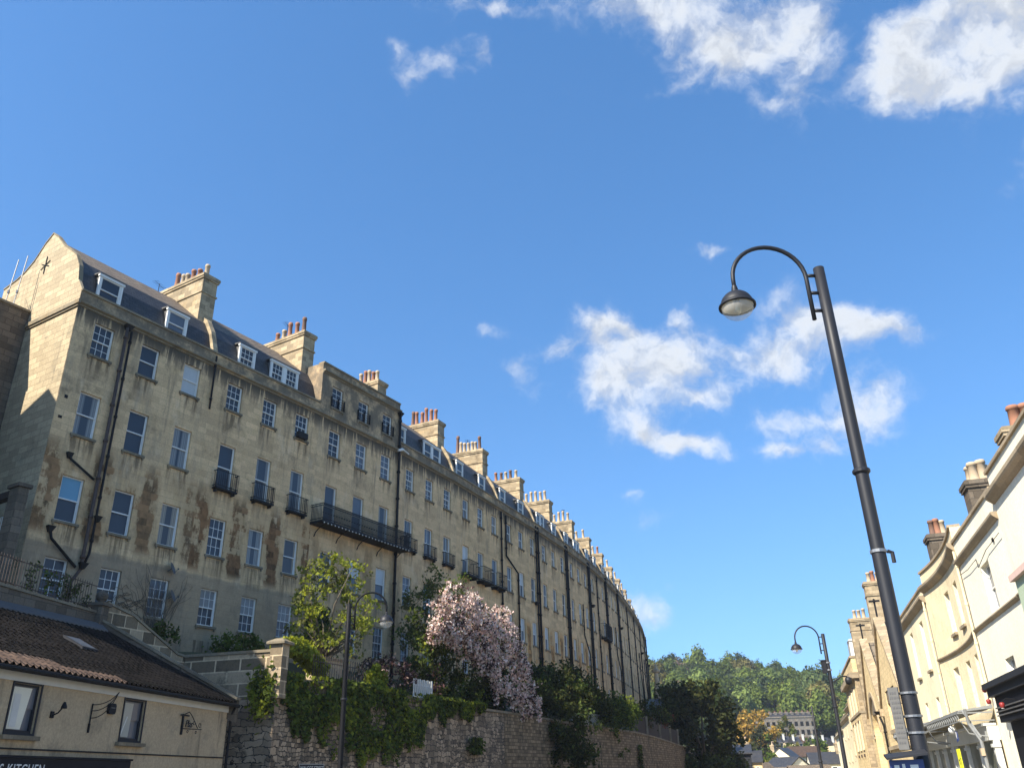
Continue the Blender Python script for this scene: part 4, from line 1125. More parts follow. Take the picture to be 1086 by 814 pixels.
# ------------------------------------------------------------------ walls of the yard and garden
def wall_run(m, pts, tops, z0, th, mi=0):
    """wall along pts (Vectors), thickness th to the left of travel"""
    n = len(pts); nor = []
    for i in range(n):
        d = pts[min(i+1, n-1)] - pts[max(i-1, 0)]; d.z = 0; d.normalize(); nor.append(Vector((-d.y, d.x, 0)))
    k = len(m.v)
    z0s = z0 if isinstance(z0, (list, tuple)) else [z0] * n
    for p, nn, zt, zb in zip(pts, nor, tops, z0s):
        q = p + nn * th
        m.v += [(p.x, p.y, zb), (p.x, p.y, zt), (q.x, q.y, zt), (q.x, q.y, zb)]
    for i in range(n - 1):
        a, b = k + 4*i, k + 4*i + 4
        for u, w in ((0, 1), (1, 2), (2, 3)): m.f.append((a + u, b + u, b + w, a + w)); m.m.append(mi)
    m.f.append((k, k+1, k+2, k+3)); m.m.append(mi); e = k + 4*(n-1); m.f.append((e, e+3, e+2, e+1)); m.m.append(mi)
def sl(x, y, z=0):                       # shop-local to world
    h = radians(SH_); return Vector((SX + x * sin(h) - y * cos(h), SY + x * cos(h) + y * sin(h), z))
POST = sl(10.47, 4.62)
ENDL = W(6.9, 1.75); PIER = W(8.2, 6.1)
def yard_things():
    t = thing('yard_wall', 'low dark stone wall above the pantile roof, topped by iron railings', 'wall')
    m = MB(); a, b = sl(-7, yard_y(-7) + .1), sl(10.4, 4.6)
    wall_run(m, [a, b], [8.35, 7.85], -1.0, .35); m.build('masonry', MT['greystone'], t)
    m = MB(); d = (b - a).normalized(); nn = Vector((-d.y, d.x, 0))
    wall_run(m, [a - nn * .05, b - nn * .05], [8.45, 7.95], [8.354, 7.854], .45); m.build('coping', MT['trim'], t)
    t = thing('iron_railing', 'rusty iron railings on the yard wall above the pantile roof', 'railing')
    m = MB(); L = (b - a).length
    for k in range(int(L / .13)):
        p = a + d * (k * .13) + nn * .15; zt = 8.45 - .5 * (k * .13) / L
        if k > L / .13 - 3: break
        m.tube([(p.x, p.y, zt), (p.x, p.y, zt + 1.05)], .012, 5)
    m.build('bar', MT['pipe_rust'], t)['kind'] = 'stuff'
    m = MB()
    for dz in (.12, .95): m.tube([tuple(a + nn * .15 + Vector((0, 0, 8.45 + dz))), tuple(b + nn * .15 + Vector((0, 0, 7.95 + dz)))], .018, 5)
    m.build('rail', MT['pipe_rust'], t)
    t = thing('gate_pier', 'stone gate pier with a ball cap at the top of the stair wall', 'pier', (POST.x, POST.y, 0), RZS)
    m = MB(); m.box(-.24, .24, -.24, .24, 6.5, 8.15); m.box(-.31, .31, -.31, .31, 8.154, 8.28); m.build('shaft', MT['greystone'], t)
    m = MB(); m.lathe([(.08, 8.28), (.1, 8.34), (.2, 8.42), (.24, 8.54), (.2, 8.68), (.05, 8.76)], (0, 0, 0), 12); m.build('ball_cap', MT['greystone'], t, True)
    # stair wall stepping down to the end wall
    t = thing('stair_wall', 'mottled block wall sloping down beside the hidden stair', 'wall')
    m = MB(); p0 = POST + (ENDL - POST).normalized() * .3
    pts = [p0, p0.lerp(ENDL, .3), p0.lerp(ENDL, .9), ENDL]
    wall_run(m, pts, [8.3, 8.0, 6.75, 6.7], -1.0, .35); m.build('masonry', MT['bigblock'], t)
    m = MB(); dd = (ENDL - POST).normalized(); n2 = Vector((-dd.y, dd.x, 0))
    wall_run(m, [p - n2 * .05 for p in pts], [8.4, 8.1, 6.85, 6.8], [8.304, 8.004, 6.754, 6.704], .45); m.build('coping', MT['trim'], t)
    t = thing('end_wall', 'mottled block wall running from the stair to the garden pier', 'wall')
    m = MB(); dd = (PIER - ENDL).normalized(); e0, e1 = ENDL + dd * .02, PIER - dd * .3
    wall_run(m, [e0, e1], [6.68, 6.68], 4.85, .4); m.build('masonry', MT['bigblock'], t)
    m = MB(); n2 = Vector((-dd.y, dd.x, 0)); wall_run(m, [e0 - n2*.06, e1 - n2*.06], [6.8, 6.8], [6.684, 6.684], .52); m.build('coping', MT['trim'], t)
    m = MB(); wall_run(m, [e0 - n2*.03, PIER - n2*.03], [4.84, 4.84], -1.0, .45); m.build('rubble_base', MT['rubble'], t)
    t = thing('garden_pier', 'square stone pier with a flat cap where two garden walls meet', 'pier', (PIER.x, PIER.y, 0), atan2(dd.y, dd.x))
    m = MB(); m.box(-.28, .28, -.28, .28, 4.845, 6.95); m.build('shaft', MT['bigblock'], t)
    m = MB(); m.hexa([(-.42, -.42, 6.954), (.42, -.42, 6.954), (.42, .42, 6.954), (-.42, .42, 6.954)], [(-.42, -.42, 7.05), (.42, -.42, 7.05), (.42, .42, 7.05), (-.42, .42, 7.05)])
    m.hexa([(-.42, -.42, 7.05), (.42, -.42, 7.05), (.42, .42, 7.05), (-.42, .42, 7.05)], [(-.15, -.15, 7.2), (.15, -.15, 7.2), (.15, .15, 7.2), (-.15, .15, 7.2)])
    m.build('cap', MT['trim'], t)
    # retaining wall along the street
    t = thing('retaining_wall', 'long high stone retaining wall below the terrace gardens', 'retaining wall')
    ss_ = [8.45] + [10 + 2 * i for i in range(9)]
    m = MB(); wall_run(m, [W(s, 6) for s in ss_], [wall_top(s) for s in ss_], -1.0, .5); m.build('rubble_stretch', MT['rubble'], t)
    ss_ = [26.01] + [28 + 2 * i for i in range(46)]
    m = MB(); wall_run(m, [W(s, 6.03) for s in ss_], [wall_top(s) for s in ss_], -1.0, .5); m.build('coursed_stretch', MT['coursed'], t)
    m = MB(); ss_ = [8.5] + [10 + 2 * i for i in range(55)]
    wall_run(m, [W(s, 6.1) for s in ss_], [wall_top(s) + .13 for s in ss_], [wall_top(s) + .004 for s in ss_], .62); m.build('coping', MT['trim'], t)
    m = MB()
    for s in (26.0,):
        pass
    # street name plate low on the wall
    t = thing('street_nameplate', 'small dark nameplate low on the rubble wall by the left lamp', 'nameplate')
    a, b = W(9.85, 6.02), W(11.3, 6.02); v = b - a
    t.location = (a.x, a.y, 0); t.rotation_euler = (0, 0, atan2(v.y, v.x))
    m = MB(); m.box(0, v.length, -.05, -.004, 2.11, 2.41); m.build('plate', MT['charcoal'], t)
    m = MB()
    for (x0, x1, z0, z1) in ((0, v.length, 2.11, 2.125), (0, v.length, 2.395, 2.41), (0, .015, 2.126, 2.394), (v.length - .015, v.length, 2.126, 2.394)): m.box(x0, x1, -.056, -.0505, z0, z1)
    m.build('border', MT['offwhite'], t)
    lettering(t, "WALCOT STREET", .2, MT['offwhite'], (.07, -.054, 2.19), (.86, 1, 1))
    # railing by the young tree, tan stone gate stub behind it, white fence, timber fence, balustrade
    t = thing('garden_railing', 'short run of iron railings below the young green tree', 'railing')
    m = MB()
    for k in range(24):
        p = W(10.4 + k * .15, 5.9); z = wall_top(10.4 + k * .15); m.tube([(p.x, p.y, z), (p.x, p.y, z + 1.15)], .014, 5); m.lathe([(.0, 0), (.025, .04), (.0, .1)], (p.x, p.y, z + 1.15), 5)
    m.build('bar', MT['pipe_rust'], t)
    m = MB()
    for dz in (.2, .95): m.tube([W(s, 5.9, wall_top(s) + dz) for s in (10.4, 12, 13.85)], .018, 5)
    m.build('rail', MT['pipe_rust'], t)
    t = thing('garden_wall', 'sunlit tan stone garden wall stub behind the iron railings', 'wall')
    m = MB(); wall_run(m, [W(11.7, 4.6), W(14.0, 4.3)], [6.85, 6.95], 5.0, .35); m.build('masonry', MT['tan'], t)
    m = MB(); wall_run(m, [W(11.65, 4.66), W(14.05, 4.36)], [6.95, 7.05], [6.854, 6.954], .47); m.build('coping', MT['trim'], t)
    t = thing('white_gate', 'white painted picket gate on the ivy wall', 'gate')
    m = MB()
    for k in range(10):
        s = 17.6 + k * .165; a = W(s, 5.75); b = W(s + .1, 5.75); z = wall_top(s) + .13
        q = Vector((a.y - b.y, b.x - a.x, 0)).normalized() * .025
        h = .92 + .03 * (k % 2)
        m.hexa([(a.x, a.y, z), (b.x, b.y, z), (b.x + q.x, b.y + q.y, z), (a.x + q.x, a.y + q.y, z)], [(a.x, a.y, z + h), (b.x, b.y, z + h), (b.x + q.x, b.y + q.y, z + h), (a.x + q.x, a.y + q.y, z + h)])
    m.build('picket', MT['offwhite'], t)
    m = MB()
    for dz in (.25, .8): m.tube([W(17.65, 5.68, wall_top(18) + dz), W(19.2, 5.68, wall_top(19) + dz)], .03, 5)
    m.build('rail', MT['offwhite'], t)
    t = thing('timber_fence', 'dark timber fence with posts along the far wall top', 'fence')
    m = MB(); ss_ = [51 + 1.0 * i for i in range(25)]
    wall_run(m, [W(s, 5.9) for s in ss_], [wall_top(s) + 1.5 for s in ss_], [wall_top(s) + .15 for s in ss_], .05); m.build('boarding', MT['wood_dark'], t)
    for s in (51.5, 56, 61.5, 67.5, 73.5):
        p = W(s, 5.98); q = MB(); q.box(p.x - .09, p.x + .09, p.y - .09, p.y + .09, -.3 + wall_top(s), wall_top(s) + 1.65); q.build('post', MT['trim'], t)
    t = thing('white_railing', 'low white metal railing among shrubs on the wall top', 'railing')
    m = MB()
    for k in range(34):
        s = 37.2 + k * .2; m.tube([W(s, 5.75, wall_top(s) + .13), W(s, 5.75, wall_top(s) + .95)], .016, 4)
    m.build('bar', MT['offwhite'], t)
    m = MB(); m.tube([W(37.2 + k, 5.75, wall_top(38) + .95) for k in range(8)], .025, 5); m.build('rail', MT['offwhite'], t)
yard_things()

# ------------------------------------------------------------------ street lamps
MT['lampgrey'] = plain('lamp_grey_paint', (0.016, 0.0165, 0.02), 0.5, var=0.3, nscale=2.5, spec=0.3)
MT['lampgrey_shade'] = plain('lamp_grey_in_shade', (0.006, 0.006, 0.007), 0.6, var=0.3, spec=0.15)  # lamp grey darkened to paint in shade on the ivy wall lamp
MT['reflector'] = plain('lamp_reflector', (0.55, 0.48, 0.33), 0.35, 0.3, var=0.2)
_t = NT('lamp_bowl')
_t.bsdf.inputs['Base Color'].default_value = (0.8, 0.8, 0.78, 1); _t.bsdf.inputs['Roughness'].default_value = 0.08
_m = _t.node('ShaderNodeMixShader'); _m.inputs[0].default_value = 0.72
_tr = _t.node('ShaderNodeBsdfTransparent'); _t.L.new(_t.bsdf.outputs[0], _m.inputs[1]); _t.L.new(_tr.outputs[0], _m.inputs[2])
_t.L.new(_m.outputs[0], [n for n in _t.N if n.type == 'OUTPUT_MATERIAL'][0].inputs[0])
MT['bowl'] = _t.mat
def street_lamp(loc, h, rz, label, mk='lampgrey'):
    """arm reaches along local -x"""
    t = thing('street_lamp', label, 'street lamp', loc, rz, 'swan neck street lamps')
    m = MB(); m.lathe([(.15, 0), (.15, .5), (.11, .6), (.087, .75), (.083, h * .48), (.082, h * .48 + .01), (.078, h * .8), (.074, h), (.03, h + .02)], n=16); m.build('post', MT[mk], t, True)
    m = MB(); m.lathe([(.09, h*.62), (.108, h*.62 + .02), (.108, h*.62 + .05), (.09, h*.62 + .07)], n=16); m.build('collar', MT['lampgrey'], t)
    m = MB()
    x0 = -.2; r = .515
    pts = [(x0, 0, h - .82), (x0, 0, h - .16)] + [(x0 - r + r * cos(a), 0, h - .16 + r * 1.0 * sin(a)) for a in [pi * k / 18 for k in range(1, 19)]] + [(x0 - 2 * r, 0, h - .36)]
    m.tube(pts, .031, 8)
    for z in (h - .68, h - .4, h - .12): m.box(x0 + .01, -.06, -.018, .018, z - .018, z + .018)
    m.build('swan_neck', MT[mk], t, True)
    cx_, cz_ = x0 - 2 * r, h - .36
    m = MB(); R0 = .225
    m.lathe([(.035, .08), (.05, .0)] + [(R0 * sin(a), -.235 + R0 * .98 * cos(a)) for a in [pi/2 * k / 8 for k in range(1, 9)]] + [(R0 * 1.12, -.23), (R0 * 1.12, -.255), (R0 * .98, -.255), (R0 * .97, -.2), (R0 * .7, -.1), (.03, -.06)], (cx_, 0, cz_), 24, caps=False)
    m.build('lamp_hood', MT['lampgrey'], t, True)
    m = MB(); m.lathe([(R0 * .96, -.245), (R0 * .6, -.16), (.06, -.13), (.0, -.13)], (cx_, 0, cz_), 20, caps=False); m.build('reflector', MT['reflector'], t, True)
    m = MB(); m.lathe([(R0 * .97, -.25)] + [(R0 * .97 * cos(a), -.25 - R0 * .85 * sin(a)) for a in [pi/2 * k / 8 for k in range(1, 9)]], (cx_, 0, cz_), 24, caps=False); m.build('glass_bowl', MT['bowl'], t, True)
    m = MB(); m.lathe([(.03, -.14), (.05, -.2), (.05, -.3), (.02, -.36)], (cx_, 0, cz_), 10); m.build('bulb', MT['reflector'], t, True)
    return t

# ------------------------------------------------------------------ right side of the street
MT['stucco_white'] = stone('white_stucco', (0.80, 0.735, 0.575), 9, 9, 1.0, 0.0, soot=0.16, streak=0.35, blockvar=0.0, sootcol=(0.45, 0.40, 0.31), tint=(0.74, 0.70, 0.60), bump=0.1)
MT['stucco_cream'] = stone('cream_stucco', (0.80, 0.69, 0.47), 9, 9, 1.0, 0.0, soot=0.16, streak=0.4, blockvar=0.0, sootcol=(0.36, 0.29, 0.19), tint=(0.66, 0.56, 0.38), bump=0.1)
MT['stucco_bow'] = stone('worn_cream_stone', (0.74, 0.62, 0.40), 1.2, 0.4, 0.95, 0.005, soot=0.15, streak=0.3, blockvar=0.06, sootcol=(0.25, 0.2, 0.14), tint=(0.56, 0.44, 0.26), bump=0.15)
MT['hallstone'] = stone('warm_ashlar', (0.66, 0.51, 0.28), 0.7, 0.3, 0.75, 0.012, soot=0.15, streak=0.2, blockvar=0.14, sootcol=(0.2, 0.16, 0.1), tint=(0.52, 0.37, 0.19), bump=0.5)
MT['brownstone'] = stone('brown_rough_stone', (0.36, 0.28, 0.18), 0.5, 0.28, 0.7, 0.014, soot=0.4, streak=0.3, blockvar=0.3, bump=0.7)
MT['rtrim'] = stone('stone_moulding', (0.33, 0.265, 0.18), 1.5, 0.5, 0.9, 0.004, soot=0.4, streak=0.3, sootcol=(0.14, 0.11, 0.085), bump=0.2)
MT['greenpaint'] = plain('pale_green_paint', (0.40, 0.47, 0.33), 0.6, var=0.1)
MT['pinkcap'] = plain('pink_stone_cap', (0.62, 0.44, 0.37), 0.8, var=0.15)
MT['greywhite'] = plain('grey_white_paint', (0.52, 0.52, 0.48), 0.6, var=0.15, nscale=4)
MT['grille'] = plain('verdigris_grey_iron', (0.20, 0.205, 0.2), 0.6, var=0.3, nscale=6)
MT['greenglass'] = glass('blind_behind_glass', (0.12, 0.125, 0.095), .4)
MT['yellow'] = plain('yellow_poster', (0.75, 0.72, 0.03), 0.6, var=0.05)
MT['red'] = plain('red_enamel', (0.24, 0.025, 0.022), 0.4, var=0.2)
MT['navy'] = plain('navy_enamel', (0.03, 0.05, 0.16), 0.4, var=0.15)
WR = 7.5
def rframe(name, label, cat, s_far, w=WR, group=None):
    p = R(s_far, w); return thing(name, label, cat, (p.x, p.y, 0), RZ_R, group)
def flat_house(name, label, s0, s1, top, mat, wins, cornices, pipe=None, depth=9.0, w=WR, group=None, roof=True, curve=None, sash='white'):
    """street house with a parapet; wins = (s_far, z, w, h, nx, ny, glass, sill)"""
    t = rframe(name, label, 'house', s1, w, group); L = s1 - s0
    cf = curve or (lambda x: 0.0)
    holes = [(s1 - a, z, ww, h) for (a, z, ww, h, *_) in wins]
    m = MB()
    if curve:
        # split the curved front into upright strips by adding cuts
        mm = MB(); xs = [L * i / 20 for i in range(21)]
        facade(mm, L, -1.0, top, holes + [], curve=cf)
        # refine: rebuild as strips so that the bow is round
        m = MB()
        cuts = sorted({round(x, 3) for x in xs} | {round(v, 3) for (x, z, ww, h) in holes for v in (x, x + ww)})
        zs = sorted({-1.0, top} | {round(v, 3) for (x, z, ww, h) in holes for v in (z, z + h)})
        for i in range(len(cuts) - 1):
            for j in range(len(zs) - 1):
                xm, zm = (cuts[i] + cuts[i+1]) / 2, (zs[j] + zs[j+1]) / 2
                if any(x < xm < x + ww and z < zm < z + h for (x, z, ww, h) in holes): continue
                a, b = cf(cuts[i]), cf(cuts[i+1])
                m.quad([(cuts[i], a, zs[j]), (cuts[i+1], b, zs[j]), (cuts[i+1], b, zs[j+1]), (cuts[i], a, zs[j+1])])
        for (x, z, ww, h) in holes:
            a, b = cf(x), cf(x + ww)
            for p in ([(x, a, z), (x, a+.25, z), (x, a+.25, z+h), (x, a, z+h)], [(x+ww, b, z), (x+ww, b+.25, z), (x+ww, b+.25, z+h), (x+ww, b, z+h)],
                      [(x, a, z+h), (x, a+.25, z+h), (x+ww, b+.25, z+h), (x+ww, b, z+h)], [(x, a, z), (x, a+.25, z), (x+ww, b+.25, z), (x+ww, b, z)], [(x, a+.25, z), (x+ww, b+.25, z), (x+ww, b+.25, z+h), (x, a+.25, z+h)]): m.quad(p)
    else: facade(m, L, -1.0, top, holes, rev=.25)
    y0 = cf(0); y1 = cf(L)
    m.quad([(0, y0, -1), (0, y0, top), (0, depth, top), (0, depth, -1)]); m.quad([(L, y1, -1), (L, y1, top), (L, depth, top), (L, depth, -1)]); m.quad([(0, depth, -1), (0, depth, top), (L, depth, top), (L, depth, -1)])
    n = 20
    for i in range(n):
        a, b = L*i/n, L*(i+1)/n
        m.quad([(a, cf(a), top), (b, cf(b), top), (b, cf(b) + .35, top), (a, cf(a) + .35, top)]); m.quad([(a, cf(a)+.35, top), (b, cf(b)+.35, top), (b, cf(b) + .35, top - .8), (a, cf(a) + .35, top - .8)])
    m.build('wall', MT[mat], t)
    for (a, z, ww, h, nx, ny, g, sill) in wins:
        x = s1 - a
        o = add_window(t, x, z, ww, h, nx, ny, g, y=cf(x + ww/2) + .16, sill=False, paint=sash)
        if sill:
            s = MB(); s.box(-.1, ww + .1, -.27, .02, -.12, -.002); s.build('sill', MT['rtrim'], o)
    for (z, hgt, proj, name_) in cornices:
        c = MB()
        for i in range(n):
            a, b = L*i/n, L*(i+1)/n
            def prof(x): y = cf(x); return [(x, y, z), (x, y - proj * .15, z), (x, y - proj * .88, z + hgt * .5), (x, y - proj, z + hgt * .68), (x, y - proj, z + hgt), (x, y, z + hgt * 1.05)]
            A, B = prof(a + (.004 if i == 0 else 0)), prof(b - (.004 if i == n-1 else 0))
            for k in range(5): c.quad([A[k], B[k], B[k+1], A[k+1]])
            if i == 0: c.quad(A)
            if i == n - 1: c.quad(B)
        c.build(name_, MT['rtrim'], t)
    c = MB()
    for i in range(n):
        a, b = L*i/n + (.004 if i == 0 else 0), L*(i+1)/n - (.004 if i == n-1 else 0)
        c.hexa([(a, cf(a) - .08, top + .002), (b, cf(b) - .08, top + .002), (b, cf(b) + .42, top + .002), (a, cf(a) + .42, top + .002)], [(a, cf(a) - .08, top + .1), (b, cf(b) - .08, top + .1), (b, cf(b) + .42, top + .12), (a, cf(a) + .42, top + .12)])
    c.build('coping', MT['rtrim'], t)
    if roof:
        r = MB(); r.prism([(1.4, top - .9), (depth * .55, top + .55), (depth - .05, top - .9)], 0, .05, L - .05); r.build('roof', MT['slate'], t)
    return t

S6 = lambda a, z, w, h, g='glass_mid': (a, z, w, h, 2, 2, g, True)
t = flat_house('street_house', 'tall white stuccoed house with a deep cornice at the right edge', 13.0, 30.2, 10.43, 'stucco_white',
    [S6(25.6, 7.0, 1.3, 1.6), S6(20.6, 7.0, 1.3, 1.6), S6(28.6, 4.6, 1.2, 1.3) if False else S6(25.6, 4.7, 1.3, 1.1)], [(9.42, .34, .27, 'cornice'), (6.38, .12, .12, 'string_course')])
chimney_stack(t, (-.3, 1.6, 8.5), .9, 1.5, 3.5, 2, 'y', ('pot_red', 'pot_red'), hseq=(.95,), r=.19, mat='chimney', band2=False, ends=.36)
g = rframe('painted_bay', 'pale green painted bay with a pink cap at the right edge', 'bay', 28.5, 7.5)
m = MB(); m.box(.0, 5.5, -.45, -.004, 4.35, 6.6); m.build('bay_wall', MT['greenpaint'], g)
m = MB(); m.box(-.1, 5.6, -.58, -.004, 6.604, 6.78); m.build('cap', MT['pinkcap'], g)
t = flat_house('street_house', 'white stuccoed house with one sash window above its string course', 30.2, 37.9, 9.95, 'stucco_white',
    [(34.35, 6.6, 1.35, 1.62, 1, 1, 'glass_mid', False), (34.3, 3.9, 1.3, 1.1, 1, 1, 'glass_mid', False)], [(8.95, .24, .19, 'cornice'), (6.36, .12, .12, 'string_course')])
chimney_stack(t, (-.3, 1.7, 8.4), 1.0, 1.35, 4.1, 2, 'y', ('pot_buff',), hseq=(.95,), r=.19, mat='greystone', band2=False, ends=.34)
o = [c for c in t.children if c.name.startswith('chimney')][0]
for dy in (-.25, .3): inst('chimney_pot', cached(pot_mesh, 'pot_buff', .19, .8), o, (-.3, dy, 4.098))
BL = 47.5 - 37.9
bow = lambda x: 0.32 * (1 - ((x - BL * .5) / (BL * .5)) ** 2) if 0 <= x <= BL else 0.0
t = flat_house('street_house', 'curve fronted cream house with a curved dark cornice', 37.9, 47.5, 10.65, 'stucco_bow',
    [(44.1, 7.16, 1.0, 1.84, 1, 1, 'glass_blind', True), (41.6, 7.16, 1.0, 1.84, 1, 1, 'glass_blind', True),
     (45.6, 3.7, .95, 2.13, 1, 1, 'glass_blind', False), (42.95, 3.7, .95, 2.13, 1, 1, 'glass_blind', False), (40.5, 3.7, .95, 2.13, 1, 1, 'glass_blind', False)],
    [(9.68, .32, .26, 'cornice'), (6.33, .15, .12, 'string_course')], curve=bow)
chimney_stack(t, (-1.0, 1.5, 8.4), 1.0, 1.2, 4.4, 3, 'y', ('pot_dark', 'pot_red', 'pot_buff'), hseq=(.85,), r=.15, mat='greystone', band2=False, ends=.22)
t = flat_house('street_house', 'cream house with tall upper windows beside the curve fronted house', 47.5, 59.5, 10.05, 'stucco_cream',
    [(55.5, 6.3, 1.1, 2.46, 1, 1, 'glass_blind', True), (51.2, 6.3, 1.1, 2.46, 1, 1, 'glass_blind', True), (55.4, 3.75, 1.0, 1.22, 1, 1, 'glass_blind', False), (51.2, 3.75, 1.0, 1.22, 1, 1, 'glass_blind', False)],
    [(9.25, .34, .27, 'cornice')])

# pipes and wires on the pale fronts
for (s_, w_, z0_, z1_, lab) in ((37.7, 7.42, 3.9, 9.6, 'thin cream drainpipe between the white house and the curved front'), (47.6, 7.4, 3.8, 9.4, 'thin cream drainpipe between the curved front and the cream house')):
    g = rframe('drainpipe', lab, 'drainpipe', s_, w_)
    m = MB(); m.tube([(0, -.02, z0_), (0, -.02, z1_)], .05, 7)
    for k in range(4): m.lathe([(.07, -.05), (.07, .05)], (0, -.02, z0_ + .6 + k * 1.5), 7)
    m.build('pipe', MT['stucco_bow'], g)
g = rframe('cable', 'thin dark cable sagging along the white house above its window', 'cable', 37.5, 7.42)
m = MB(); m.tube([(.0, -.01, 8.6), (1.5, -.01, 8.5), (3.2, -.01, 8.52), (3.3, -.01, 8.2), (5.0, -.01, 8.45), (7.2, -.01, 8.5)], .014, 4); m.build('wire', MT['pipe'], g)
g = rframe('wall_vent', 'small dark vent high on the white house', 'vent', 31.6, 7.48)
m = MB(); m.box(0, .16, -.03, .0, 8.5, 8.62); m.build('cover', MT['pipe'], g)

# shopfronts
def shopfront(label, s0, s1, proj, style, col='greywhite'):
    t = rframe('shopfront', label, 'shopfront', s1, WR, 'old shopfronts'); L = s1 - s0
    yb = -.02
    m = MB(); m.box(0, L, yb - .35, .4, 2.55, 3.05); m.box(-.02, L + .02, yb - .45, yb, 3.054, 3.16); m.box(0, L, yb - .12, yb, -.9, .5)
    m.build('fascia', MT[col], t)
    m = MB(); m.hexa([(-.1, -proj, 3.56), (L + .1, -proj, 3.56), (L + .1, -.01, 3.66), (-.1, -.01, 3.66)], [(-.1, -proj, 3.62), (L + .1, -proj, 3.62), (L + .1, -.01, 3.78), (-.1, -.01, 3.78)]); m.build('canopy', MT['grille'], t)
    m = MB()
    zt, zb = 3.55, 3.22
    m.box(-.1, L + .1, -proj - .03, -proj + .03, zt - .05, zt); m.box(-.1, L + .1, -proj - .02, -proj + .02, zb, zb + .04)
    for x in (-.1, L + .06): m.box(x, x + .04, -proj + .04, -.05, zt - .05, zt - .003); m.box(x, x + .04, -proj + .04, -.05, zb, zb + .04)
    n = int(L / .5)
    if style == 'zigzag':
        for i in range(n):
            a, b = L * i / n, L * (i + 1) / n; c = (a + b) / 2
            m.tube([(a, -proj, zb + .04), (c, -proj, zt - .06), (b, -proj, zb + .04)], .02, 5)
    else:
        for i in range(n * 2):
            a = L * (i + .5) / (2 * n)
            m.lathe([(.0, -.12), (.1, -.05), (.1, .05), (.0, .12)], (a, -proj, (zb + zt) / 2), 6); m.tube([(a + .12, -proj, zb), (a + .12, -proj, zt)], .018, 4)
    m.build('valance', MT['grille'], t)
    k = 3 if style == 'zigzag' else 4
    for i in range(k + 1):
        m = MB(); x = (L - .26) * i / k; m.box(x, x + .26, yb - .24, yb, .52, 2.54); m.box(x - .04, x + .3, yb - .3, yb, 2.3, 2.42)
        m.build('pilaster', MT[col], t)
    m = MB()
    for i in range(k):
        a, b = (L - .26) * i / k + .28, (L - .26) * (i + 1) / k - .02; m.box(a, b, yb - .1, yb - .06, .52, 2.54)
    m.build('pane', MT['greenglass'], t)
    m = MB()
    for x in (.05, L - .05): m.tube([(x, -proj + .05, zb), (x, -proj + .25, 2.8), (x, yb - .1, 2.62)], .03, 6)
    m.build('bracket', MT['grille'], t)
    return t
shopfront('grey white shopfront with a zigzag iron canopy edge under the curve fronted house', 38.2, 47.3, 1.25, 'zigzag')
shopfront('grey white shopfront with a lacy iron canopy under the cream house', 47.9, 58.8, 1.6, 'lace')
g = rframe('globe_lamp', 'white globe lamp under the zigzag canopy', 'lamp', 41.2)
m = MB(); m.lathe([(0.02, -.16)] + [(.16 * cos(a), .16 * sin(a)) for a in [pi * (k / 10 - .5) for k in range(1, 10)]] + [(.02, .16)], (0, -1.1, 3.05), 14); m.build('globe', MT['white'], g, True)
m = MB(); m.tube([(0, -1.1, 3.21), (0, -1.1, 3.5)], .012, 5); m.build('hanger', MT['iron'], g)
g = rframe('hanging_sign', 'small blue and white sign hanging beside the globe lamp', 'sign', 40.6)
m = MB(); m.prism([(-.02, 2.55), (.36, 2.62), (.36, 2.95), (-.02, 3.02)], 1, -1.12, -1.09); m.build('board', MT['navy'], g)
m = MB(); m.prism([(.05, 2.78), (.2, 2.68), (.3, 2.9), (.12, 2.96)], 1, -1.126, -1.122); m.build('emblem', MT['white'], g)
g = rframe('poster', 'bright yellow poster in the grey white shop window', 'poster', 42.7)
m = MB(); m.box(0, .8, -.9, -.88, 1.15, 2.35); m.build('sheet', MT['yellow'], g)
m = MB()
for (x, z, w, h, r) in ((.15, 1.9, .18, .05, 1), (.28, 1.75, .05, .2, 1), (.5, 1.95, .14, .05, 1), (.56, 1.72, .05, .2, 1), (.2, 1.5, .4, .06, 1)): m.box(x, x + w, -.905, -.9005, z, z + h)
m.build('lettering', MT['charcoal'], g)
# black fascia over the white houses' shop
g = rframe('black_fascia', 'projecting black shop fascia on the white house, with red lamps', 'fascia', 35.3)
m = MB(); m.box(0, 16, -.62, -.01, 3.84, 4.24); m.box(0, 16, -.75, -.62, 4.1, 4.28); m.build('fascia_box', MT['charcoal'], g)
m = MB(); m.box(.4, 16, -.5, -.01, 3.0, 3.836); m.box(.4, 16, -.2, -.01, -.9, 2.996); m.build('shop_shade_box', MT['black'], g)  # solid black stands in for the shade of the soffit and shop opening
m = MB()
for z in (3.2, 3.32, 3.44): m.box(.4, 16, -.56, -.505, z, z + .04)
m.build('trim_rail', MT['lead'], g)
for (x, y, z, lab) in ((-.12, -.66, 4.12, 'upper red lamp on the end of the black fascia'), (-.1, -.62, 3.72, 'lower red lamp hanging below the end of the black fascia'), (3.2, -.9, 3.4, 'round red lamp under the black fascia at the right edge')):
    q = rframe('spot_lamp', lab, 'lamp', 35.3, group='red lamps of the black fascia')
    m = MB(); m.lathe([(.04, -.08), (.07, -.05), (.085, .05), (.05, .09)], (x, y, z), 10); m.build('casing', MT['red'], q, True)
    m = MB(); m.lathe([(.0, -.1), (.045, -.095), (.05, -.081)], (x, y, z), 10); m.build('lens', MT['white'], q)
    m = MB(); m.tube([(x, y, z + .1), (x + .06, y + .15, z + .2), (x + .1, -.3, z + .1)], .015, 5); m.build('arm', MT['iron'], q)
g = rframe('iron_column', 'bent grey iron stay between the two shops at the right', 'column', 36.9)
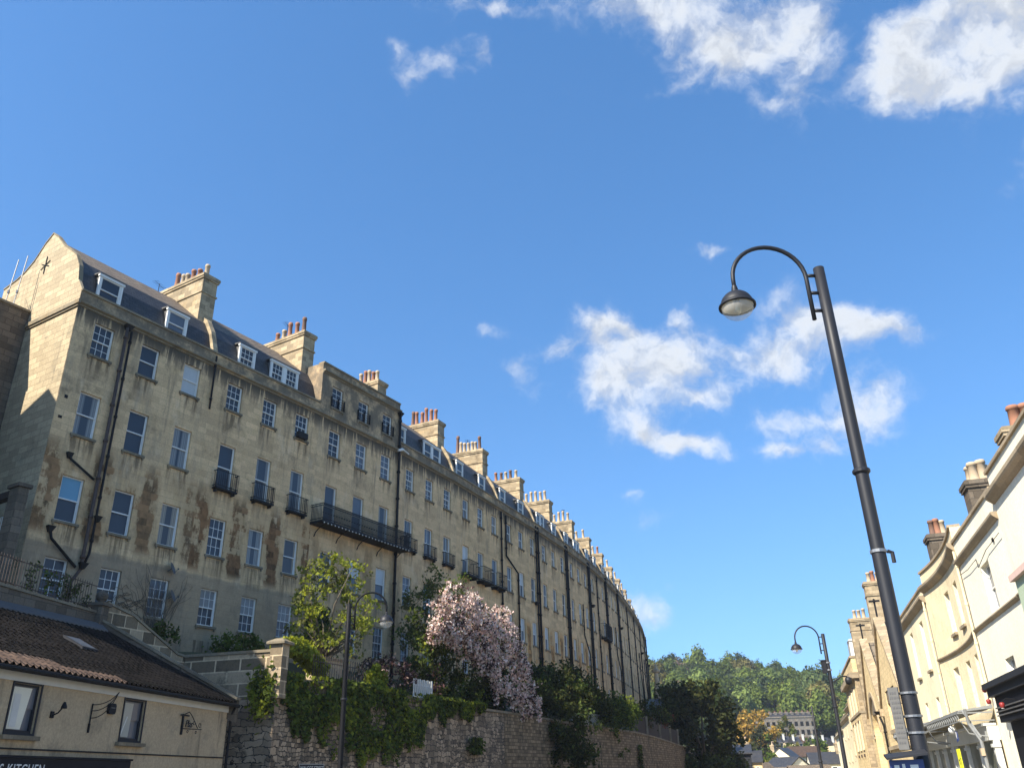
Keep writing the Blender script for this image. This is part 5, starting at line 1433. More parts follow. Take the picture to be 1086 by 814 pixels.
m = MB(); m.tube([(0, -1.2, 3.6), (-.1, -1.15, 3.1), (.05, -.9, 2.5), (.05, -.85, -.9)], .06, 8); m.tube([(-.6, -1.2, 3.6), (.0, -1.0, 2.9), (.2, -.9, 2.6)], .04, 6); m.build('shaft', MT['grille'], g)
m = MB(); m.box(-.05, .15, -1.0, -.88, 2.0, 2.25); m.build('box', MT['pot_buff'], g)

# gabled hall
def hall():
    S1 = 96.2
    t = rframe('gabled_hall', 'warm stone hall with two steep gables and a tall arch', 'hall', S1)
    wall = MB()
    # near gable front (with a shallow blind window)
    cxn, hwn, zk, za = S1 - 72.0, 7.55, 6.35, 12.05
    hx0, hx1, hz0, hz1 = S1 - 75.4, S1 - 69.0, 4.4, 7.15
    def roofz(x, c, hw, a): return a - (a - zk) * abs(x - c) / hw
    P = lambda *pts: wall.quad([(x, 0, z) for x, z in pts])
    L_, R__ = cxn - hwn, cxn + hwn
    P((L_, -1), (hx0, -1), (hx0, roofz(hx0, cxn, hwn, za)), (L_, zk)); P((hx1, -1), (R__, -1), (R__, zk), (hx1, roofz(hx1, cxn, hwn, za)))
    P((hx0, -1), (hx1, -1), (hx1, hz0), (hx0, hz0)); P((hx0, hz1), (hx1, hz1), (hx1, roofz(hx1, cxn, hwn, za)), (cxn, za), (hx0, roofz(hx0, cxn, hwn, za)))
    d = .3
    wall.quad([(hx0, d, hz0), (hx1, d, hz0), (hx1, d, hz1), (hx0, d, hz1)])
    for a, b in (((hx0, hz0), (hx1, hz0)), ((hx1, hz0), (hx1, hz1)), ((hx1, hz1), (hx0, hz1)), ((hx0, hz1), (hx0, hz0))): wall.quad([(a[0], 0, a[1]), (b[0], 0, b[1]), (b[0], d, b[1]), (a[0], d, a[1])])
    # far gable front with an arch
    cxf, hwf, zaf = S1 - 87.2, 7.4, 12.45
    ac, ar, asp = S1 - 87.8, 3.4, 4.6
    arc = [(ac + ar * cos(a), asp + ar * .92 * sin(a)) for a in [pi * k / 16 for k in range(17)]]
    Lf, Rf = cxf - hwf, cxf + hwf - .03
    right = [(ac + ar, -1), (Rf, -1), (Rf, zk), (cxf, zaf), (ac, zaf - (zaf - zk) * abs(ac - cxf) / hwf)] + [arc[k] for k in range(8, -1, -1)]
    left = [(ac - ar, -1)] + [arc[k] for k in range(16, 7, -1)] + [(ac, zaf - (zaf - zk) * abs(ac - cxf) / hwf), (Lf, zk), (Lf, -1)]
    P(*right); P(*left)
    pts = [(ac + ar, -1)] + arc + [(ac - ar, -1)]
    for a, b in zip(pts[:-1], pts[1:]): wall.quad([(a[0], 0, a[1]), (b[0], 0, b[1]), (b[0], .7, b[1]), (a[0], .7, a[1])])
    wall.quad([(x, .7, z) for x, z in pts])
    dp = 12.0
    wall.quad([(R__, 0, -1), (R__, dp, -1), (R__, dp, zk), (R__, 0, zk)]); wall.quad([(Lf, 0, -1), (Lf, dp, -1), (Lf, dp, zk), (Lf, 0, zk)]); wall.quad([(Lf, dp, -1), (R__, dp, -1), (R__, dp, zk), (Lf, dp, zk)])
    wall.build('wall', MT['hallstone'], t)
    for c, hw, a in ((cxn, hwn, za), (cxf, hwf, zaf)):
        r = MB(); r.prism([(c - hw + .05, zk - .1), (c + hw - .05, zk - .1), (c, a - .06)], 1, .06, dp); r.build('roof', MT['hallroof'], t)
        k = MB(); e = .16
        for sg in (-1, 1):
            k.hexa([(c + sg*(hw + .1), -.16, zk - .15), (c, -.16, a + .0), (c, .55, a + .0), (c + sg*(hw + .1), .55, zk - .15)], [(c + sg*(hw + .1), -.16, zk + .2), (c, -.16, a + .36), (c, .55, a + .36), (c + sg*(hw + .1), .55, zk + .2)])
            k.box(c + sg*hw - .3, c + sg*hw + .3, -.3, .58, zk - .75, zk - .16)
        k.build('gable_coping', MT['brownstone'], t)
        f = MB(); f.tube([(c, .2, a + .3), (c, .2, a + 1.7)], .07, 6); f.box(c - .06, c + .06, -.2, .6, a + 1.45, a + 1.6); f.box(c - .35, c + .35, .15, .25, a + 1.451, a + 1.599); f.build('finial', MT['iron'], t)
    s = MB(); s.box(cxn - hwn, cxn + hwn, -.14, -.004, 3.05, 3.3); s.box(hx0 - .2, hx1 + .2, -.14, -.004, hz0 - .3, hz0 - .02); s.box(ac - ar - 1.2, ac - ar - .3, -.16, -.004, 4.3, 4.6); s.build('string_course', MT['rtrim'], t)
    s = MB()
    for z in (7.0, 5.7):
        for x in (hx0 + 1.4, hx0 + 3.2, hx0 + 5.0): s.box(x - .22, x + .22, .14, .298, z - .25, z)
    s.build('corbel', MT['pipe_rust'], t)
    a = MB(); o2 = [(ac + (ar + .45) * cos(q), asp + (ar + .45) * .92 * sin(q)) for q in [pi * k / 16 for k in range(17)]]
    for k in range(16): a.hexa([(arc[k][0], -.12, arc[k][1]), (arc[k+1][0], -.12, arc[k+1][1]), (arc[k+1][0], -.004, arc[k+1][1]), (arc[k][0], -.004, arc[k][1])], [(o2[k][0], -.12, o2[k][1]), (o2[k+1][0], -.12, o2[k+1][1]), (o2[k+1][0], -.004, o2[k+1][1]), (o2[k][0], -.004, o2[k][1])])
    a.build('arch_moulding', MT['rtrim'], t)
    downpipe(t, [(cxn - hwn + .05, -.35, 5.6), (cxn - hwn + .05, -.16, 4.9), (cxn - hwn + .05, -.16, -.8)], .09)
    for hx, hz in ((cxn - hwn + .05, 6.0), (cxn + hwn - .1, 6.1)):
        hp = MB(); hopper(hp, hx, -.32, hz, .25); hp.build('hopper', MT['pipe'], t)
    chimney_stack(t, (S1 - 80.0, 1.35, 6.2), 1.2, 1.75, 10.3, 3, 'y', ('pot_buff', 'pot_red', 'pot_buff'), hseq=(.95,), r=.17, ends=.35)
    chimney_stack(t, (S1 - 95.3, 1.0, 6.2), 1.2, 2.2, 9.6, 3, 'y', ('pot_buff',), hseq=(.95,), r=.17, ends=.4)
hall()
def tower():
    t = rframe('stone_tower', 'cream stone tower block with a heavy cornice beyond the gabled hall', 'building', 114.0, 7.0)
    L = 114 - 96.9
    m = MB(); m.box(0, L, 0, 9, -1, 12.2); m.build('wall', MT['hallstone'], t)
    m = MB(); m.box(L + .004, L + .1, .02, 8.9, -1, 10.2); m.build('side_facing', MT['brownstone'], t)
    for z, h, p in ((10.2, .55, .5), (12.204, .2, .12), (6.9, .2, .1)):
        m = MB(); m.box(-.02 - p * .5, L + p * .7, -p, 9, z, z + h) if z > 12 else (m.box(-p*.5, L + .102 + p*.5, -p, -.004, z, z + h), m.box(L + .104, L + .104 + p * .6, -.002, 8.9, z, z + h))
        m.build('cornice', MT['rtrim'], t)
    for z in (9.6, 6.4, 3.2):
        for k in range(3):
            x = L * (.25 + .25 * k); m = MB(); m.box(x - .35, x + .35, -.12, -.004, z - .28, z); m.build('corbel', MT['pipe_rust'], t)
    for k in range(3):
        x = L * (.25 + .25 * k) - 1.1
        for (z, h) in ((7.3, 2.1), (3.7, 2.6)):
            m = MB(); m.box(x, x + 2.2, -.05, -.004, z, z + h); m.box(x - .12, x + 2.32, -.1, -.05, z - .15, z - .003)
            o = m.build('blind_panel', MT['stucco_cream'], t)
    g = rframe('roof_lantern', 'small white glazed lantern on top of the cream stone tower', 'lantern', 100.0, 7.1)
    m = MB(); m.box(.2, 2.2, .1, 1.6, 12.41, 14.0); m.hexa([(.1, 0, 14.004), (2.3, 0, 14.004), (2.3, 1.7, 14.004), (.1, 1.7, 14.004)], [(.3, .2, 14.2), (2.1, .2, 14.2), (2.1, 1.5, 14.2), (.3, 1.5, 14.2)]); m.build('glazing', MT['white'], g)
    m = MB()
    for x in (.2, 1.2, 2.16): m.box(x, x + .04, .06, .095, 12.45, 13.95)
    m.box(2.205, 2.24, .8, .84, 12.45, 13.95); m.build('bar', MT['lead'], g)
tower()
def low(s0, s1, top, label, mat, w=8.0, n=3):
    wins = []
    for k in range(n):
        a = s0 + (s1 - s0) * (k + .5) / n + .5
        wins += [(a, top - 3.2, 1.0, 1.7, 1, 1, 'glass_mid', True), (a, top - 6.4, 1.0, 1.8, 1, 1, 'glass_mid', True)]
    return flat_house('street_house', label, s0, s1, top, mat, wins, [(top - .95, .4, .45, 'cornice')], w=w)
t = low(115.5, 133, 9.9, 'cream stone house with a dark cornice just beyond the tower', 'stucco_bow', 7.9)
t = low(133, 158, 9.3, 'farther cream house behind the second street lamp', 'stucco_bow', 8.2)
chimney_stack(t, (3, 2.5, 9.3), 1.0, 2.0, 3.2, 3, 'y', ('pot_buff',), band2=False)
t = low(158, 196, 8.4, 'farthest cream house at the end of the right hand row', 'stucco_cream', 8.6, 4)
chimney_stack(t, (5, 2.5, 8.0), 1.0, 2.0, 3.2, 3, 'y', ('pot_buff',), band2=False)

# lamps
LB = Vector((10.9 * sin(radians(23.44)), 10.9 * cos(radians(23.44)), 0))
lamp1 = street_lamp((LB.x, LB.y, 0), 7.98, radians(2), 'tall dark swan neck street lamp standing nearest, at the right')
def at(az, D, z=0): return Vector((D * sin(radians(az)), D * cos(radians(az)), z))
p = at(19.28, 40.0); lamp2 = street_lamp((p.x, p.y, -.88), 7.9, radians(0), 'farther swan neck street lamp with a camera and a box on its post')
p = at(-11.18, 28.7); lamp3 = street_lamp((p.x, p.y, -.9), 7.9, radians(183), mk='lampgrey_shade', label='swan neck street lamp in front of the ivy wall, arm to the right')
p = at(17.93, 75); t = thing('lamp_column', 'slender bare column between the second lamp and the far hillside', 'column', (p.x, p.y, -.9))
m = MB(); m.lathe([(.2, 0), (.2, 1.2), (.15, 1.3), (.12, 4), (.07, 7.25), (.02, 7.3)], n=10); m.build('post', MT['lampgrey'], t, True)
m = MB(); m.lathe([(.16, 3.2), (.19, 3.25), (.16, 3.3)], n=10); m.build('collar', MT['lampgrey'], t)
p2 = at(19.28, 40.0)
t = thing('security_camera', 'security camera on a bracket on the farther swan neck lamp', 'camera', (p2.x, p2.y, 5.15))
m = MB(); m.tube([(.1, 0, -.1), (.5, 0, .12), (.72, 0, .1)], .035, 6); m.build('bracket', MT['lampgrey'], t)
m = MB(); m.lathe([(.05, .06), (.14, .02), (.15, -.1), (.12, -.2), (.02, -.26)], (.76, 0, .02), 12); m.build('camera_dome', MT['lampgrey'], t, True)
t = thing('control_box', 'dark control box strapped to the farther swan neck lamp', 'box', (p2.x, p2.y, 5.4))
m = MB(); m.box(-.25, -.1, -.1, .1, 0, .5); m.box(-.27, -.1, -.12, .12, .504, .54); m.build('casing', MT['charcoal'], t)
for z in (.1, .4):
    m = MB(); m.lathe([(.12, z), (.12, z + .06)], (0, 0, 0), 10); m.build('strap', MT['steel'], t)
MT['plategrey'] = plain('sign_back_grey', (0.11, 0.105, 0.095), 0.6, var=0.25, nscale=9)
# signs on the near lamp
t = thing('sign_plate', 'narrow grey plate with faded lettering strapped to the near lamp post', 'sign', (LB.x, LB.y, 0), radians(-38))
m = MB(); m.box(-.19, -.08, -.1, -.07, 1.80, 2.44); m.build('plate', MT['plategrey'], t)
m = MB()
rr = random.Random(3)
for k in range(11):
    z = 1.86 + k * .051; x = -.178 + rr.random() * .01
    while x < -.1:
        w = .008 + rr.random() * .02; m.box(x, x + w, -.1035, -.1005, z, z + .022); x += w + .008
m.build('lettering', MT['lead'], t)
for z in (1.95, 2.12, 2.36):
    m = MB(); m.lathe([(.085, 0), (.1, .005), (.1, .025), (.085, .03)], (0, 0, z), 14); m.box(-.14, -.095, -.075, -.055, z, z + .03)
    m.build('strap', MT['steel'], t)
t = thing('notice_board', 'navy blue notice board with white symbols under a dark hood on the near lamp post', 'sign', (LB.x, LB.y, 0), radians(-14))
m = MB(); m.box(-.36, -.02, -.17, -.13, .95, 1.7); m.build('board', MT['navy'], t)
m = MB(); m.hexa([(-.4, -.3, 1.70), (.02, -.3, 1.74), (.02, -.12, 1.78), (-.4, -.12, 1.74)], [(-.4, -.3, 1.72), (.02, -.3, 1.76), (.02, -.12, 1.8), (-.4, -.12, 1.76)]); m.build('hood', MT['charcoal'], t)
m = MB()
for (x, z, w, h) in ((-.32, 1.6, .05, .05), (-.24, 1.58, .03, .08), (-.16, 1.55, .08, .1), (-.3, 1.45, .22, .02), (-.3, 1.4, .18, .02), (-.3, 1.2, .1, .12), (-.15, 1.2, .1, .12)): m.box(x, x + w, -.1745, -.1705, z, z + h)
m.build('symbols', MT['white'], t)
m = MB(); m.lathe([(.085, 1.3), (.1, 1.31), (.1, 1.35), (.085, 1.36)], n=14); m.box(-.05, .03, -.13, -.09, 1.3, 1.36); m.build('strap', MT['steel'], t)
t = thing('post_clip', 'metal band with a small fitting halfway up the near lamp post', 'clip', (LB.x, LB.y, 3.95))
m = MB(); m.lathe([(.08, 0), (.095, .005), (.095, .04), (.08, .045)], n=14); m.build('band', MT['steel'], t)
m = MB(); m.tube([(.1, -.02, .02), (.15, -.03, 0), (.15, -.03, -.12)], .025, 6); m.build('fitting', MT['charcoal'], t)

# ------------------------------------------------------------------ foliage
def leaf_mesh(name, pts, size, mats, rng, mi=None, nrm=None, flat=0.0, aspect=0.6):
    """one leaf-shaped face per point; nrm = preferred facing"""
    n = len(pts); pts = np.asarray(pts, float)
    a = rng.normal(size=(n, 3))
    if nrm is not None: a = a * (1 - flat) + np.asarray(nrm) * (flat * 1.6)
    a /= np.linalg.norm(a, axis=1)[:, None] + 1e-9
    b = rng.normal(size=(n, 3)); u = np.cross(a, b); u /= np.linalg.norm(u, axis=1)[:, None] + 1e-9
    v = np.cross(a, u)
    s = size * (0.45 + 1.1 * rng.random(n))[:, None]
    q = np.stack([pts - u * s, pts - v * s * aspect + a * s * .12, pts + u * s, pts + v * s * aspect + a * s * .12], 1).reshape(-1, 3)
    me = bpy.data.meshes.new(name)
    me.vertices.add(4 * n); me.vertices.foreach_set('co', q.ravel())
    me.loops.add(4 * n); me.loops.foreach_set('vertex_index', np.arange(4 * n))
    me.polygons.add(n); me.polygons.foreach_set('loop_start', np.arange(n) * 4); me.polygons.foreach_set('loop_total', np.full(n, 4))
    for m in (mats if isinstance(mats, (list, tuple)) else [mats]): me.materials.append(m)
    if mi is not None: me.polygons.foreach_set('material_index', np.asarray(mi, np.int32))
    me.update(calc_edges=True); me.validate()
    return me
def clump_pts(clumps, n, rng, hollow=0.5):
    out = []; idx = []
    for k, (c, r) in enumerate(clumps):
        r = np.array(r if isinstance(r, (tuple, list)) else (r, r, r)); m = int(n * (np.prod(r) ** (1/3)) ** 2)
        d = rng.normal(size=(m, 3)); d /= np.linalg.norm(d, axis=1)[:, None]
        rad = rng.random(m) ** hollow
        out.append(np.asarray(c) + d * rad[:, None] * r * (1 + .18 * rng.normal(size=(m, 1)))); idx += [k] * m
    return np.concatenate(out), np.array(idx)
def crown_clumps(c, R, n, r, rng, lo=-0.6):
    cl = []
    while len(cl) < n:
        d = rng.normal(size=3); d /= np.linalg.norm(d)
        if d[2] < lo: continue
        k = .45 + .55 * rng.random() ** .6
        cl.append((np.asarray(c) + d * np.asarray(R) * k, r * (.65 + .7 * rng.random())))
    return cl
MT['bark'] = plain('bark', (0.10, 0.08, 0.055), 0.95, var=0.4, nscale=6)
LF = {
 'lime': leaf('lime_leaf', (0.19, 0.23, 0.045), .35, .5), 'grey': leaf('grey_green_leaf', (0.085, 0.105, 0.05), .35, .35), 'limeb': leaf('sunny_creeper_leaf', (0.27, 0.31, 0.05), .3, .45), 'mid': leaf('mid_leaf', (0.075, 0.125, 0.03), .4, .4), 'dark': leaf('dark_leaf', (0.028, 0.05, 0.018), .4, .25),
 'ivy': leaf('ivy_leaf', (0.06, 0.10, 0.025), .45, .3), 'ivyb': leaf('bright_ivy_leaf', (0.16, 0.20, 0.03), .35, .4), 'pink': leaf('pink_petal', (0.64, 0.47, 0.45), .3, .3, huevar=.05, tcol=(1.15, 1.05, .9)),
 'pinkp': leaf('pale_petal', (0.80, 0.71, 0.67), .2, .3, tcol=(1.1, 1.05, .95)), 'purple': leaf('purple_leaf', (0.055, 0.04, 0.045), .4, .2), 'bush': leaf('bush_leaf', (0.055, 0.095, 0.03), .4, .35), 'red': leaf('red_leaf', (0.14, 0.035, 0.03), .4, .3),
}
dkleaf = leaf('deep_green_leaf', (0.02, 0.040, 0.017), .4, .12)  # darkest green of the bushes and the large tree
def trunk_mesh(base, forks, r0):
    m = MB()
    for (pts, r) in forks: m.tube([tuple(p) for p in pts], [r * (1 - .75 * i / (len(pts) - 1)) for i in range(len(pts))], 7)
    return m
def tree(name, label, cat, base, ctr, R, nclump, rcl, dens, size, mats, mi_w, seed, group=None, r0=.12, nb=7, lo=-.6, hollow=.6, trunkname='trunk'):
    rng = np.random.default_rng(seed); t = thing(name, label, cat, tuple(base), 0, group)
    b = np.zeros(3); c = np.asarray(ctr) - np.asarray(base)
    cl = crown_clumps(c, R, nclump, rcl, rng, lo)
    pts, idx = clump_pts(cl, dens, rng, hollow)
    km = rng.choice(len(mats), size=len(cl), p=mi_w)
    mi = km[idx]; sw = rng.random(len(mi)) < .2; mi = np.where(sw, rng.integers(0, len(mats), len(mi)), mi)
    me = leaf_mesh('crown', pts, size, mats, rng, mi); inst('crown', me, t)
    m = MB(); fork = c * .45; fork = np.array([c[0] * .4, c[1] * .4, max(.2, c[2] - R[2] * .8)])
    m.tube([(0, 0, -.3), tuple(fork * .5 + rng.normal(size=3) * .06), tuple(fork)], [r0, r0 * .85, r0 * .75], 8)
    for k in range(min(nb, len(cl))):
        e = cl[(k * 7) % len(cl)][0]; mid = (fork + e) / 2 + rng.normal(size=3) * .15 * R[0] * .5
        m.tube([tuple(fork), tuple(mid), tuple(e)], [r0 * .55, r0 * .35, r0 * .1], 6)
    m.build(trunkname, MT['bark'], t, True)
    return t

def spz(s, p, z): return np.array(W(s, p, z))
# young tree in front of the stained house
tree('young_tree', 'airy young tree with yellow green leaves behind the garden railing', 'tree', spz(12.7, 4.0, 5.3), spz(12.9, 4.4, 9.2), (2.3, 2.1, 2.85), 165, .31, 250, .09, [LF['lime'], LF['grey']], [.72, .28], 5, r0=.11, nb=16, lo=-.85, hollow=.5)
# climbing and trailing plants on the near walls
def wall_plant(name, label, cat, sample, n, size, mats, w, seed, flat=.55, group=None, out=None, stems=None):
    rng = np.random.default_rng(seed); P = []; N = []
    while len(P) < n:
        q = sample(rng)
        if q is None: continue
        s, p, z = q; a = W(s, p, z); h = radians(head(s)); P.append((a.x, a.y, a.z)); N.append((cos(h), -sin(h), .45))
    mi = rng.choice(len(mats), size=n, p=w)
    # patches share a tone
    Pn = np.array(P); key = (np.sin(Pn[:, 0] * 2.1 + Pn[:, 2] * 1.3) + np.sin(Pn[:, 1] * 1.7 - Pn[:, 2] * 2.2)) * .5
    if len(mats) > 1: mi = np.where(key + rng.normal(size=n) * .5 > 1.0 - 2 * w[1], 1, mi * (rng.random(n) < .5))
    me = leaf_mesh(name, P, size, mats, rng, mi, N, flat)
    o = inst(name, me, None); tag(o, label, cat, group)
    return o
def ivy_s(rng):
    s = 8.55 + rng.random() * 15.0
    low = np.interp(s, [8.5, 9.5, 10.5, 13, 15, 17, 18, 19, 21.5, 23.5], [4.4, 3.7, 3.3, 2.7, 2.5, 2.9, 3.8, 4.6, 4.85, 5.0]) + .35 * sin(s * 3.1) + .25 * sin(s * 7.3)
    top = wall_top(s) + .3
    z = low + (top - low) * rng.random() ** .85
    hole = sin(s * 1.9 + z * 1.2) + sin(s * .8 - z * 2.3)
    if hole > .95 and rng.random() < .85: return None
    bulge = .12 + .22 * (0.5 + 0.5 * sin(s * 2.6 + z * 2.1)) * max(0.2, (z - low) / (top - low))
    return s, 6.04 + rng.random() * bulge * 1.4, z
wall_plant('ivy', 'thick ivy curtain hanging down the rubble retaining wall', 'ivy', ivy_s, 12500, .1, [LF['ivy'], LF['ivyb'], LF['dark']], [.45, .2, .35], 21)
def ivy_top(rng):
    s = 8.8 + rng.random() * 2.9
    arch = 6.75 + .55 * sin((s - 8.8) / 6.0 * pi * 2.2 + .6)
    if rng.random() < .8: z = arch - .55 + rng.random() * .75
    else:
        z = wall_top(s) + rng.random() * 1.0 if s > 13.4 else arch - rng.random() * .5
    return s, 4.8 + rng.random() * .9, z
wall_plant('creeper', 'yellow green creeper arching over the garden railing', 'creeper', ivy_top, 2600, .1, [LF['limeb'], LF['lime']], [.62, .38], 22, .3)
def creeper2(rng):
    s = 14.2 + rng.random() * 1.3; z = 5.5 + rng.random() * 1.3 * (1 - abs(s - 14.9) * .6)
    return s, 5.4 + rng.random() * .5, z
wall_plant('creeper', 'bright creeper hump on the wall top left of the white gate', 'creeper', creeper2, 1500, .1, [LF['limeb'], LF['ivyb']], [.7, .3], 23, .3)
def climber(rng):
    s = 15.7 + rng.random() * 1.6 - .2; z = 6.8 + rng.random() ** 1.3 * 3.6
    return s, .06 + rng.random() * .3, z
wall_plant('wall_climber', 'dark green climber against the terrace wall behind the young tree', 'climber', climber, 2400, .1, [LF['dark'], LF['ivy']], [.7, .3], 24)
def pierbush(rng):
    a, b = ENDL, PIER; u = .80 + rng.random() * .2 + rng.normal() * .03
    q = a.lerp(b, u); d = (b - a).normalized(); n2 = Vector((d.y, -d.x, 0)); q = q + n2 * (.05 + rng.random() * .5)
    z = 5.05 + rng.normal() * .42
    # back to s,p through nearest table row
    i = int(np.argmin(np.hypot(_P[:, 0] - q.x, _P[:, 1] - q.y))); s = _S[i]; h = radians(head(s)); p = (q.x - _P[i, 0]) * cos(h) - (q.y - _P[i, 1]) * sin(h)
    return s, p, z
wall_plant('wall_shrub', 'small leafy shrub growing out of the wall below the garden pier', 'shrub', pierbush, 1000, .1, [LF['ivy'], LF['ivyb']], [.65, .35], 25, .2)
def shrub(name, label, s, p, z, R, n, size, mats, w, seed, nclump=16, dens=330, group=None, cat='shrub', rcl=None, lo=-.7):
    rng = np.random.default_rng(seed); c = spz(s, p, z)
    cl = crown_clumps(c, R, nclump, rcl or min(R) * .5, rng, lo); pts, idx = clump_pts(cl, dens, rng, .55)
    km = rng.choice(len(mats), size=len(cl), p=w); mi = km[idx]; mi = np.where(rng.random(len(mi)) < .25, rng.integers(0, len(mats), len(mi)), mi)
    o = inst(name, leaf_mesh(name, pts, size, mats, rng, mi), None); tag(o, label, cat, group); return o
shrub('hedge', 'low grassy green hedge under the ground floor windows by the pier', 10.4, 1.1, 7.45, (1.3, 1.5, .62), 0, .075, [LF['bush'], LF['mid']], [.5, .5], 30, 34, 520, cat='hedge')
shrub('shrub', 'dark shrub at the foot of the stair wall against the house', 6.5, .8, 7.6, (.6, .6, .7), 0, .09, [LF['dark'], LF['bush']], [.6, .4], 31, 10, 420)
shrub('shrub', 'leafy potted shrub behind the yard railings', .9, 1.9, 8.5, (.5, .5, .7), 0, .07, [LF['bush'], LF['dark']], [.6, .4], 32, 9, 420)
shrub('shrub', 'small shrub beside the ball capped gate pier', 2.1, 1.3, 8.0, (.4, .4, .6), 0, .07, [LF['dark'], LF['bush']], [.6, .4], 33, 7, 420)
shrub('shrub', 'pale shrub behind the railings at the left edge', -.6, 2.6, 8.6, (.7, .5, .6), 0, .07, [LF['mid'], LF['dark']], [.5, .5], 34, 9, 300)
shrub('shrub', 'purple leaved shrub between the creeper and the white gate', 16.6, 4.9, 6.6, (1.7, .8, .8), 0, .08, [LF['purple'], LF['dark'], LF['pink']], [.6, .32, .08], 35, 18, 420)
shrub('shrub', 'dark mixed shrub between the white gate and the pink blossom', 19.6, 4.9, 6.6, (1.3, .8, 1.1), 0, .085, [LF['dark'], LF['bush'], LF['purple']], [.5, .3, .2], 36, 16, 420)
tree('garden_tree', 'dull green tree rising behind the pink blossom against the terrace', 'tree', spz(23, 2.8, 6.4), spz(23.2, 3.0, 10.6), (2.4, 1.7, 3.1), 70, .42, 190, .095, [LF['grey'], LF['bush'], LF['mid']], [.6, .25, .15], 37, r0=.16, nb=12)
def blossom():
    rng = np.random.default_rng(40); t = thing('blossom_climber', 'huge mound of pale pink blossom spilling over the garden wall', 'blossom', (0, 0, 0))
    cl = []
    top = lambda s: np.interp(s, [18.9, 20, 21.2, 22.6, 23.8, 24.6, 25.4, 26.6, 27.6, 28.6, 29.4, 30], [8.9, 10.9, 11.5, 11.55, 11.2, 10.4, 10.9, 11.1, 10.3, 9.0, 7.7, 6.4])
    bot = lambda s: np.interp(s, [18.9, 20.5, 22.5, 24, 25.2, 26, 27, 28.5, 30], [8.4, 8.6, 8.1, 7.4, 6.8, 6.2, 5.8, 5.5, 5.7])
    for k in range(430):
        s = 19.1 + rng.random() * 10.6; u = rng.random(); z = bot(s) + (top(s) - bot(s) - .25) * u
        p = 5.0 + 1.25 * sin(pi * (.25 + .6 * (1 - u))) * (.55 + .45 * rng.random()) + (.5 if s > 26 else 0) * (1 - u)
        cl.append((spz(s, p, z), .34 * (.45 + 1.05 * rng.random() ** 1.5)))
    for k in range(64):                       # hanging strands
        s = 19.2 + rng.random() * 10.6; z = bot(s) + .5; L = (.4 + 1.0 * rng.random()) * (1.1 if s > 25.5 else .7); p = 5.5 + rng.random() * .9 + (.4 if s > 26 else 0)
        for j in range(int(L / .16)): cl.append((spz(s + rng.normal() * .05, p, z - .16 * j), .15 + .04 * rng.random()))
    for k in range(60):                       # sprays breaking the outline
        s = 19.2 + rng.random() * 10.2; cl.append((spz(s, 5.2 + rng.random() * .8, top(s) + rng.random() * .35), .14 + .12 * rng.random()))
    pts, idx = clump_pts(cl, 600, rng, .5)
    mi = rng.choice(4, size=len(pts), p=[.5, .33, .09, .08])
    dk = rng.random(len(cl)) < .24; mi = np.where(dk[idx] & (rng.random(len(mi)) < .75), 3, mi)
    inst('blossom', leaf_mesh('blossom', pts, .062, [LF['pink'], LF['pinkp'], LF['mid'], LF['purple']], rng, mi, aspect=.8), t)
    cl = []
    for k in range(280):
        s = 18.9 + rng.random() * 10.2; z = 5.6 + rng.random() * 4.2
        if s > 27.5 and (z < 6.2 or z > 8.5): continue
        cl.append((spz(s, 4.2 + rng.random() * 1.0, z), .5 * (.6 + .7 * rng.random())))
    pts, idx = clump_pts(cl, 230, rng, .6); km = rng.choice(3, size=len(cl), p=[.5, .36, .14]); 
    inst('leaves', leaf_mesh('leaves', pts, .09, [LF['dark'], LF['bush'], LF['lime']], rng, km[idx]), t)
    m = MB()
    for k in range(7):
        s = 22 + k * .9; m.tube([tuple(spz(s, 4.3, 5.0)), tuple(spz(s + .3, 4.4, 7.0)), tuple(spz(s + rng.normal() * .8, 4.8, 9.5))], [.07, .06, .02], 6)
    m.build('stem', MT['bark'], t, True)
blossom()
shrub('conifer_bush', 'tall dark green bush spilling down the retaining wall right of the blossom', 33.2, 6.35, 4.6, (2.5, 1.0, 3.4), 0, .1, [LF['bush'], LF['dark'], dkleaf], [.3, .4, .3], 41, 100, 300, lo=-1, rcl=.62, cat='bush')
shrub('bush', 'dark round bush in the gardens under the ochre rust stain', 38.4, 4.6, 7.2, (2.9, 1.3, 2.0), 0, .11, [LF['dark'], LF['bush'], dkleaf], [.5, .25, .25], 42, 64, 260, cat='bush')
shrub('bush', 'low dark bush behind the white metal railing', 42.6, 4.8, 6.3, (2.8, 1.1, 1.3), 0, .1, [LF['dark'], LF['bush'], dkleaf], [.5, .25, .25], 43, 56, 280, cat='bush')
shrub('bush', 'bright green bush growing over the wall beside the timber fence', 46.0, 6.1, 5.9, (2.0, .9, 1.5), 0, .1, [LF['mid'], LF['bush'], LF['lime']], [.5, .3, .2], 44, 60, 330, cat='bush')
shrub('creeper', 'trailing creeper hanging under the bright bush on the far wall', 46.0, 6.4, 4.1, (1.5, .4, 1.5), 0, .1, [LF['bush'], LF['dark']], [.6, .4], 45, 14, 300, cat='creeper', lo=-1)
shrub('wall_climber', 'climber on the terrace front above the dark round bush', 50.5, .5, 8.6, (2.0, .5, 2.4), 0, .12, [LF['dark'], LF['bush']], [.6, .4], 46, 14, 220, cat='climber')
shrub('red_shrub', 'small red leaved shrub above the timber fence', 62, 5.2, 6.3, (2.4, .6, .6), 0, .1, [LF['red'], LF['dark']], [.7, .3], 47, 12, 240)
shrub('bush', 'dark bush at the foot of the far end of the terrace', 97, 3.5, 9.0, (3.6, 1.6, 3.4), 0, .22, [LF['dark'], LF['bush']], [.7, .3], 48, 26, 90, cat='bush', rcl=1.0)
